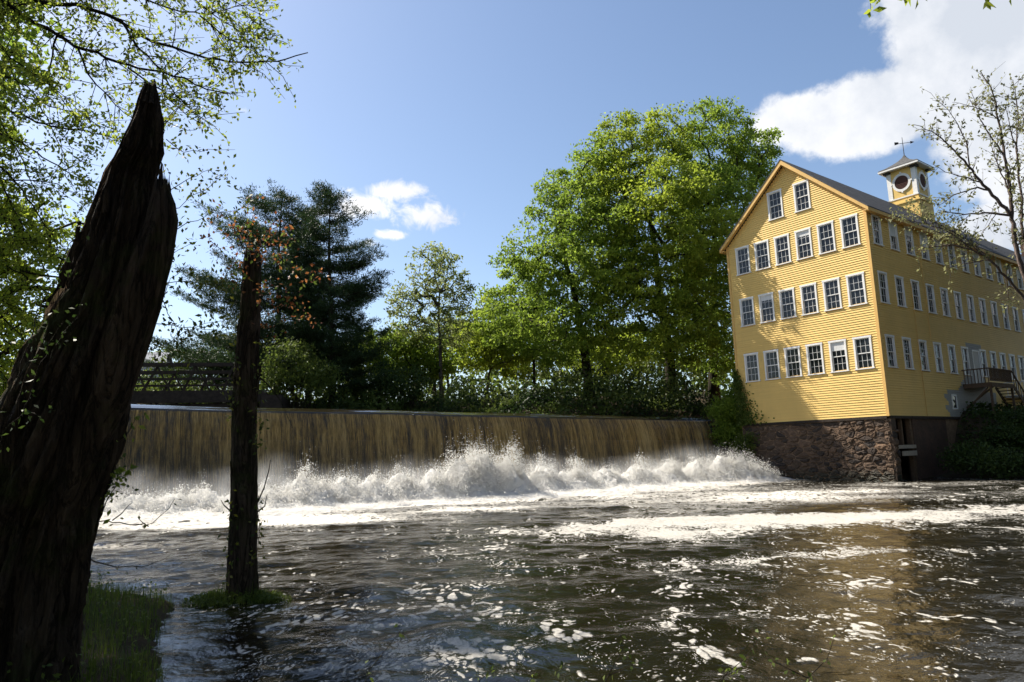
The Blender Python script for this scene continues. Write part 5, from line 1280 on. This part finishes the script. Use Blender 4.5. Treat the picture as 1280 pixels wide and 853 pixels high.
# ------------------------------------------------------------------ budding tree at the right edge and sprigs overhead
limb_tree('budding_tree', 'thin-leaved budding tree with pale stems at the right edge', (16.9, 18.6, .9), at(1300, 400, 18.5), [
    dict(p=[(1288, 365), (1281, 345), (1272, 320), (1266, 280), (1262, 240), (1256, 195), (1248, 150), (1240, 110), (1226, 90)], w=.08, f=.3),
    dict(p=[(1290, 340), (1278, 300), (1276, 240), (1270, 190), (1273, 140), (1266, 100)], w=.055, f=.3, Y=(18.5, 19)),
    dict(p=[(1302, 330), (1292, 260), (1290, 200), (1280, 150), (1285, 105)], w=.07, f=.3),
    dict(p=[(1262, 268), (1246, 248), (1226, 228), (1214, 210), (1200, 196), (1185, 180), (1168, 165), (1142, 156)], w=.05, root=False, f=.3),
    dict(p=[(1266, 270), (1238, 266), (1214, 267), (1195, 268), (1172, 263)], w=.035, root=False),
    dict(p=[(1238, 238), (1222, 234), (1205, 238), (1195, 244), (1178, 252), (1170, 262)], w=.028, root=False),
    dict(p=[(1226, 228), (1205, 222), (1180, 215), (1165, 205)], w=.02, root=False), dict(p=[(1256, 195), (1236, 170), (1222, 140), (1212, 112)], w=.025, root=False), dict(p=[(1212, 208), (1208, 180), (1196, 150), (1180, 130), (1165, 125)], w=.02, root=False),
    dict(p=[(1248, 150), (1232, 138), (1215, 132), (1190, 128)], w=.016, root=False), dict(p=[(1262, 240), (1244, 200), (1236, 165)], w=.022, root=False), dict(p=[(1272, 190), (1262, 160), (1256, 130)], w=.02, root=False),
    dict(p=[(1245, 268), (1236, 282), (1222, 300)], w=.012, root=False), dict(p=[(1214, 267), (1200, 280), (1190, 290)], w=.01, root=False),
    dict(p=[(1295, 395), (1280, 372), (1256, 345), (1238, 325), (1215, 312), (1185, 306), (1160, 310), (1146, 316)], w=.048, Y=(18.5, 17.5), f=.35, dens=7),
    dict(p=[(1238, 325), (1212, 328), (1195, 332), (1184, 335)], w=.02, root=False), dict(p=[(1256, 345), (1262, 375), (1258, 400)], w=.012, root=False), dict(p=[(1215, 312), (1190, 292), (1160, 280), (1130, 275), (1112, 272)], w=.02, root=False, dens=14, tl=1.3), dict(p=[(1238, 325), (1210, 300), (1180, 285), (1150, 268), (1128, 260)], w=.02, root=False, dens=14, tl=1.3),
    dict(p=[(1230, 320), (1210, 305), (1190, 297), (1165, 290)], w=.016, root=False, dens=14, tl=1.3), dict(p=[(1300, 300), (1280, 290), (1262, 300)], w=.02, root=False)],
    18.5, M['leaf_bud'], M['bark_pink'], .115, 121, (.2, .62), 10, 5, .16, .05, spread=.035, up=.3)
def overhang_sprig():
    limb_tree('overhanging_tree', 'bright maple leaves dangling into the top right edge of the sky', (9.8, 2.2, 1.0), (8.6, 4.4, 8.0), [
        dict(p=[(1330, -60), (1230, -28), (1160, -22), (1100, -12), (1075, -4)], w=.03, Y=(7, 7), dens=8),
        dict(p=[(1160, -22), (1140, -6), (1128, 0)], w=.008, Y=(7, 7), root=False), dict(p=[(1300, -40), (1250, -12), (1225, -4)], w=.01, Y=(7, 7), root=False, dens=5)],
        7, M['leaf_bright'], M['bark_dark'], .12, 131, (.1, .22), 6, 5, .16, .03, spread=.03)
overhang_sprig()

# ------------------------------------------------------------------ bridge, wires, fence, far house
def bridge():
    A = at(60, 505, 44); B_ = at(322, 500, 46.6); A[2] = B_[2] = 0; d = B_-A; ln = float(np.linalg.norm(d)); rz = math.atan2(d[1], d[0])
    root = empty('truss_bridge', tuple(A), rz, 'dark iron pony truss bridge over the pond behind the dam', 'bridge')
    z0, z1, dk = 5.75, 8.65, 6.45
    for y in (0, 4.2):
        mb = MB(); mb.box(0, ln, y-.12, y+.12, z0, z0+.2); mb.obj('bottom_chord', M['rust_and_shadow'], root)
        mb = MB(); mb.box(1.6, ln-1.6, y-.14, y+.14, z1-.24, z1); mb.obj('top_chord', M['rust_and_shadow'], root)
        n = 4; xs = np.linspace(1.6, ln-1.6, n+1); bx = np.linspace(0, ln, n+2)
        for k in range(n+1):
            mb = MB(); mb.bar((bx[k], y, z0+.2), (xs[k], y, z1-.24), .14, .12, up=(0, 1, 0)); mb.obj('diagonal', M['rust_and_shadow'], root)
            mb = MB(); mb.bar((xs[k], y+.02, z1-.24), (bx[k+1], y+.02, z0+.2), .10, .09, up=(0, 1, 0)); mb.obj('diagonal', M['rust_and_shadow'], root)
        mb = MB(); mb.box(.3, ln-.3, y-.20, y-.14, z0+1.75, z0+1.9); mb.obj('guard_rail', M['rust_and_shadow'], root)
    mb = MB(); mb.box(-.8, ln+.6, -.3, 4.5, dk, dk+.16); mb.box(-.8, ln+.6, -.32, -.22, dk-.45, dk+.35); mb.obj('deck', M['rust_and_shadow'], root)
    for x in (-1.6, ln+.2):
        mb = MB(); mb.box(x, x+1.4, -.6, 4.8, 2.5, dk-.02); mb.obj('abutment', M['rust_and_shadow'], root)
bridge()
def wires():
    A = at(-60, 418, 72); B_ = at(520, 462, 78)
    root = empty('utility_wires', (float(A[0]), float(A[1]), 0), 0, 'thin overhead wires crossing the sky behind the bridge and pines', 'wires')
    for k, dz in enumerate((0, .8, 1.5, 2.4)):
        mb = MB(); pts = []
        for s in np.linspace(0, 1, 24): p = A+(B_-A)*s; p = p + np.array([0, .4*k, dz-1.2-2.2*4*s*(1-s)*.35]); pts.append(p-np.array([A[0], A[1], 0]))
        mb.tube(pts, .022, 4); mb.obj('wire', M['iron'], root)
    for P_ in (A, B_):
        mb = MB(); q = P_-np.array([A[0], A[1], 0]); mb.tube([(q[0], q[1], 4), (q[0], q[1], q[2]+2.2)], [.16, .12], 8); mb.bar((q[0], q[1]-.2, q[2]+1.6), (q[0], q[1]+1.6, q[2]+1.6), .1, .12); mb.obj('utility_pole', M['wood_weathered'], root)
wires()
def fence():
    A = at(580, 487, 76); B_ = at(880, 485, 80); za = gz(A); root = empty('chain_link_fence', (float(A[0]), float(A[1]), za), 0, 'pale wire fence with thin posts behind the trees above the dam', 'fence')
    n = 13; pts = [(A+(B_-A)*k/(n-1)) for k in range(n)]
    for p in pts:
        mb = MB(); q = p-A; g = gz(p)-za; mb.tube([(q[0], q[1], g-.2), (q[0], q[1], g+2.0)], .045, 6); mb.obj('post', M['concrete'], root)
    mb = MB(); rel = [np.array([(p-A)[0], (p-A)[1], gz(p)-za]) for p in pts]
    for a, b in zip(rel[:-1], rel[1:]):
        for zz in (1.95, 1.0, .15): mb.bar(a+np.array((0, 0, zz)), b+np.array((0, 0, zz)), .035, .035)
        for k in range(9):
            p = a+(b-a)*k/9; mb.bar(p+np.array((0, 0, .15)), p+(b-a)/9*.99+np.array((0, 0, 1.95)), .012, .012); mb.bar(p+np.array((0, .02, 1.95)), p+(b-a)/9*.99+np.array((0, .02, .15)), .012, .012)
    mb.obj('wire_mesh', M['concrete'], root)
fence()
def house():
    p = at(150, 470, 82); g = gz(p); root = empty('house', (float(p[0]), float(p[1]), g), .3, 'pale grey house with low roof behind the bridge', 'house')
    zt = at(185, 456, 82)[2]-g; zr = at(185, 440, 82)[2]-g
    mb = MB(); mb.box(-5, 5, -3, 3, -1, zt); mb.add([(-5, -3, zt), (-5, 3, zt), (-5, 0, zr-.1)], [(0, 1, 2)]); mb.add([(5, -3, zt), (5, 3, zt), (5, 0, zr-.1)], [(0, 2, 1)]); mb.obj('wall', M['house_wall'], root)
    mb = MB()
    for s in (-1, 1): mb.add([(-5.3, s*3.4, zt-.15), (5.3, s*3.4, zt-.15), (5.3, 0, zr), (-5.3, 0, zr), (-5.3, s*3.4, zt-.03), (5.3, s*3.4, zt-.03), (5.3, 0, zr+.12), (-5.3, 0, zr+.12)], [(0, 1, 2, 3), (7, 6, 5, 4), (0, 4, 5, 1), (0, 3, 7, 4), (1, 5, 6, 2)])
    mb.obj('roof', M['house_roof'], root)
    for x in (-3, 0, 3): mb = MB(); mb.box(x-.45, x+.45, -3.04, -2.98, zt-2.3, zt-.9); mb.obj('window', M['glass'], root)
house()
tri = sum(sum(len(p.vertices)-2 for p in me.polygons) for me in bpy.data.meshes) if False else 0
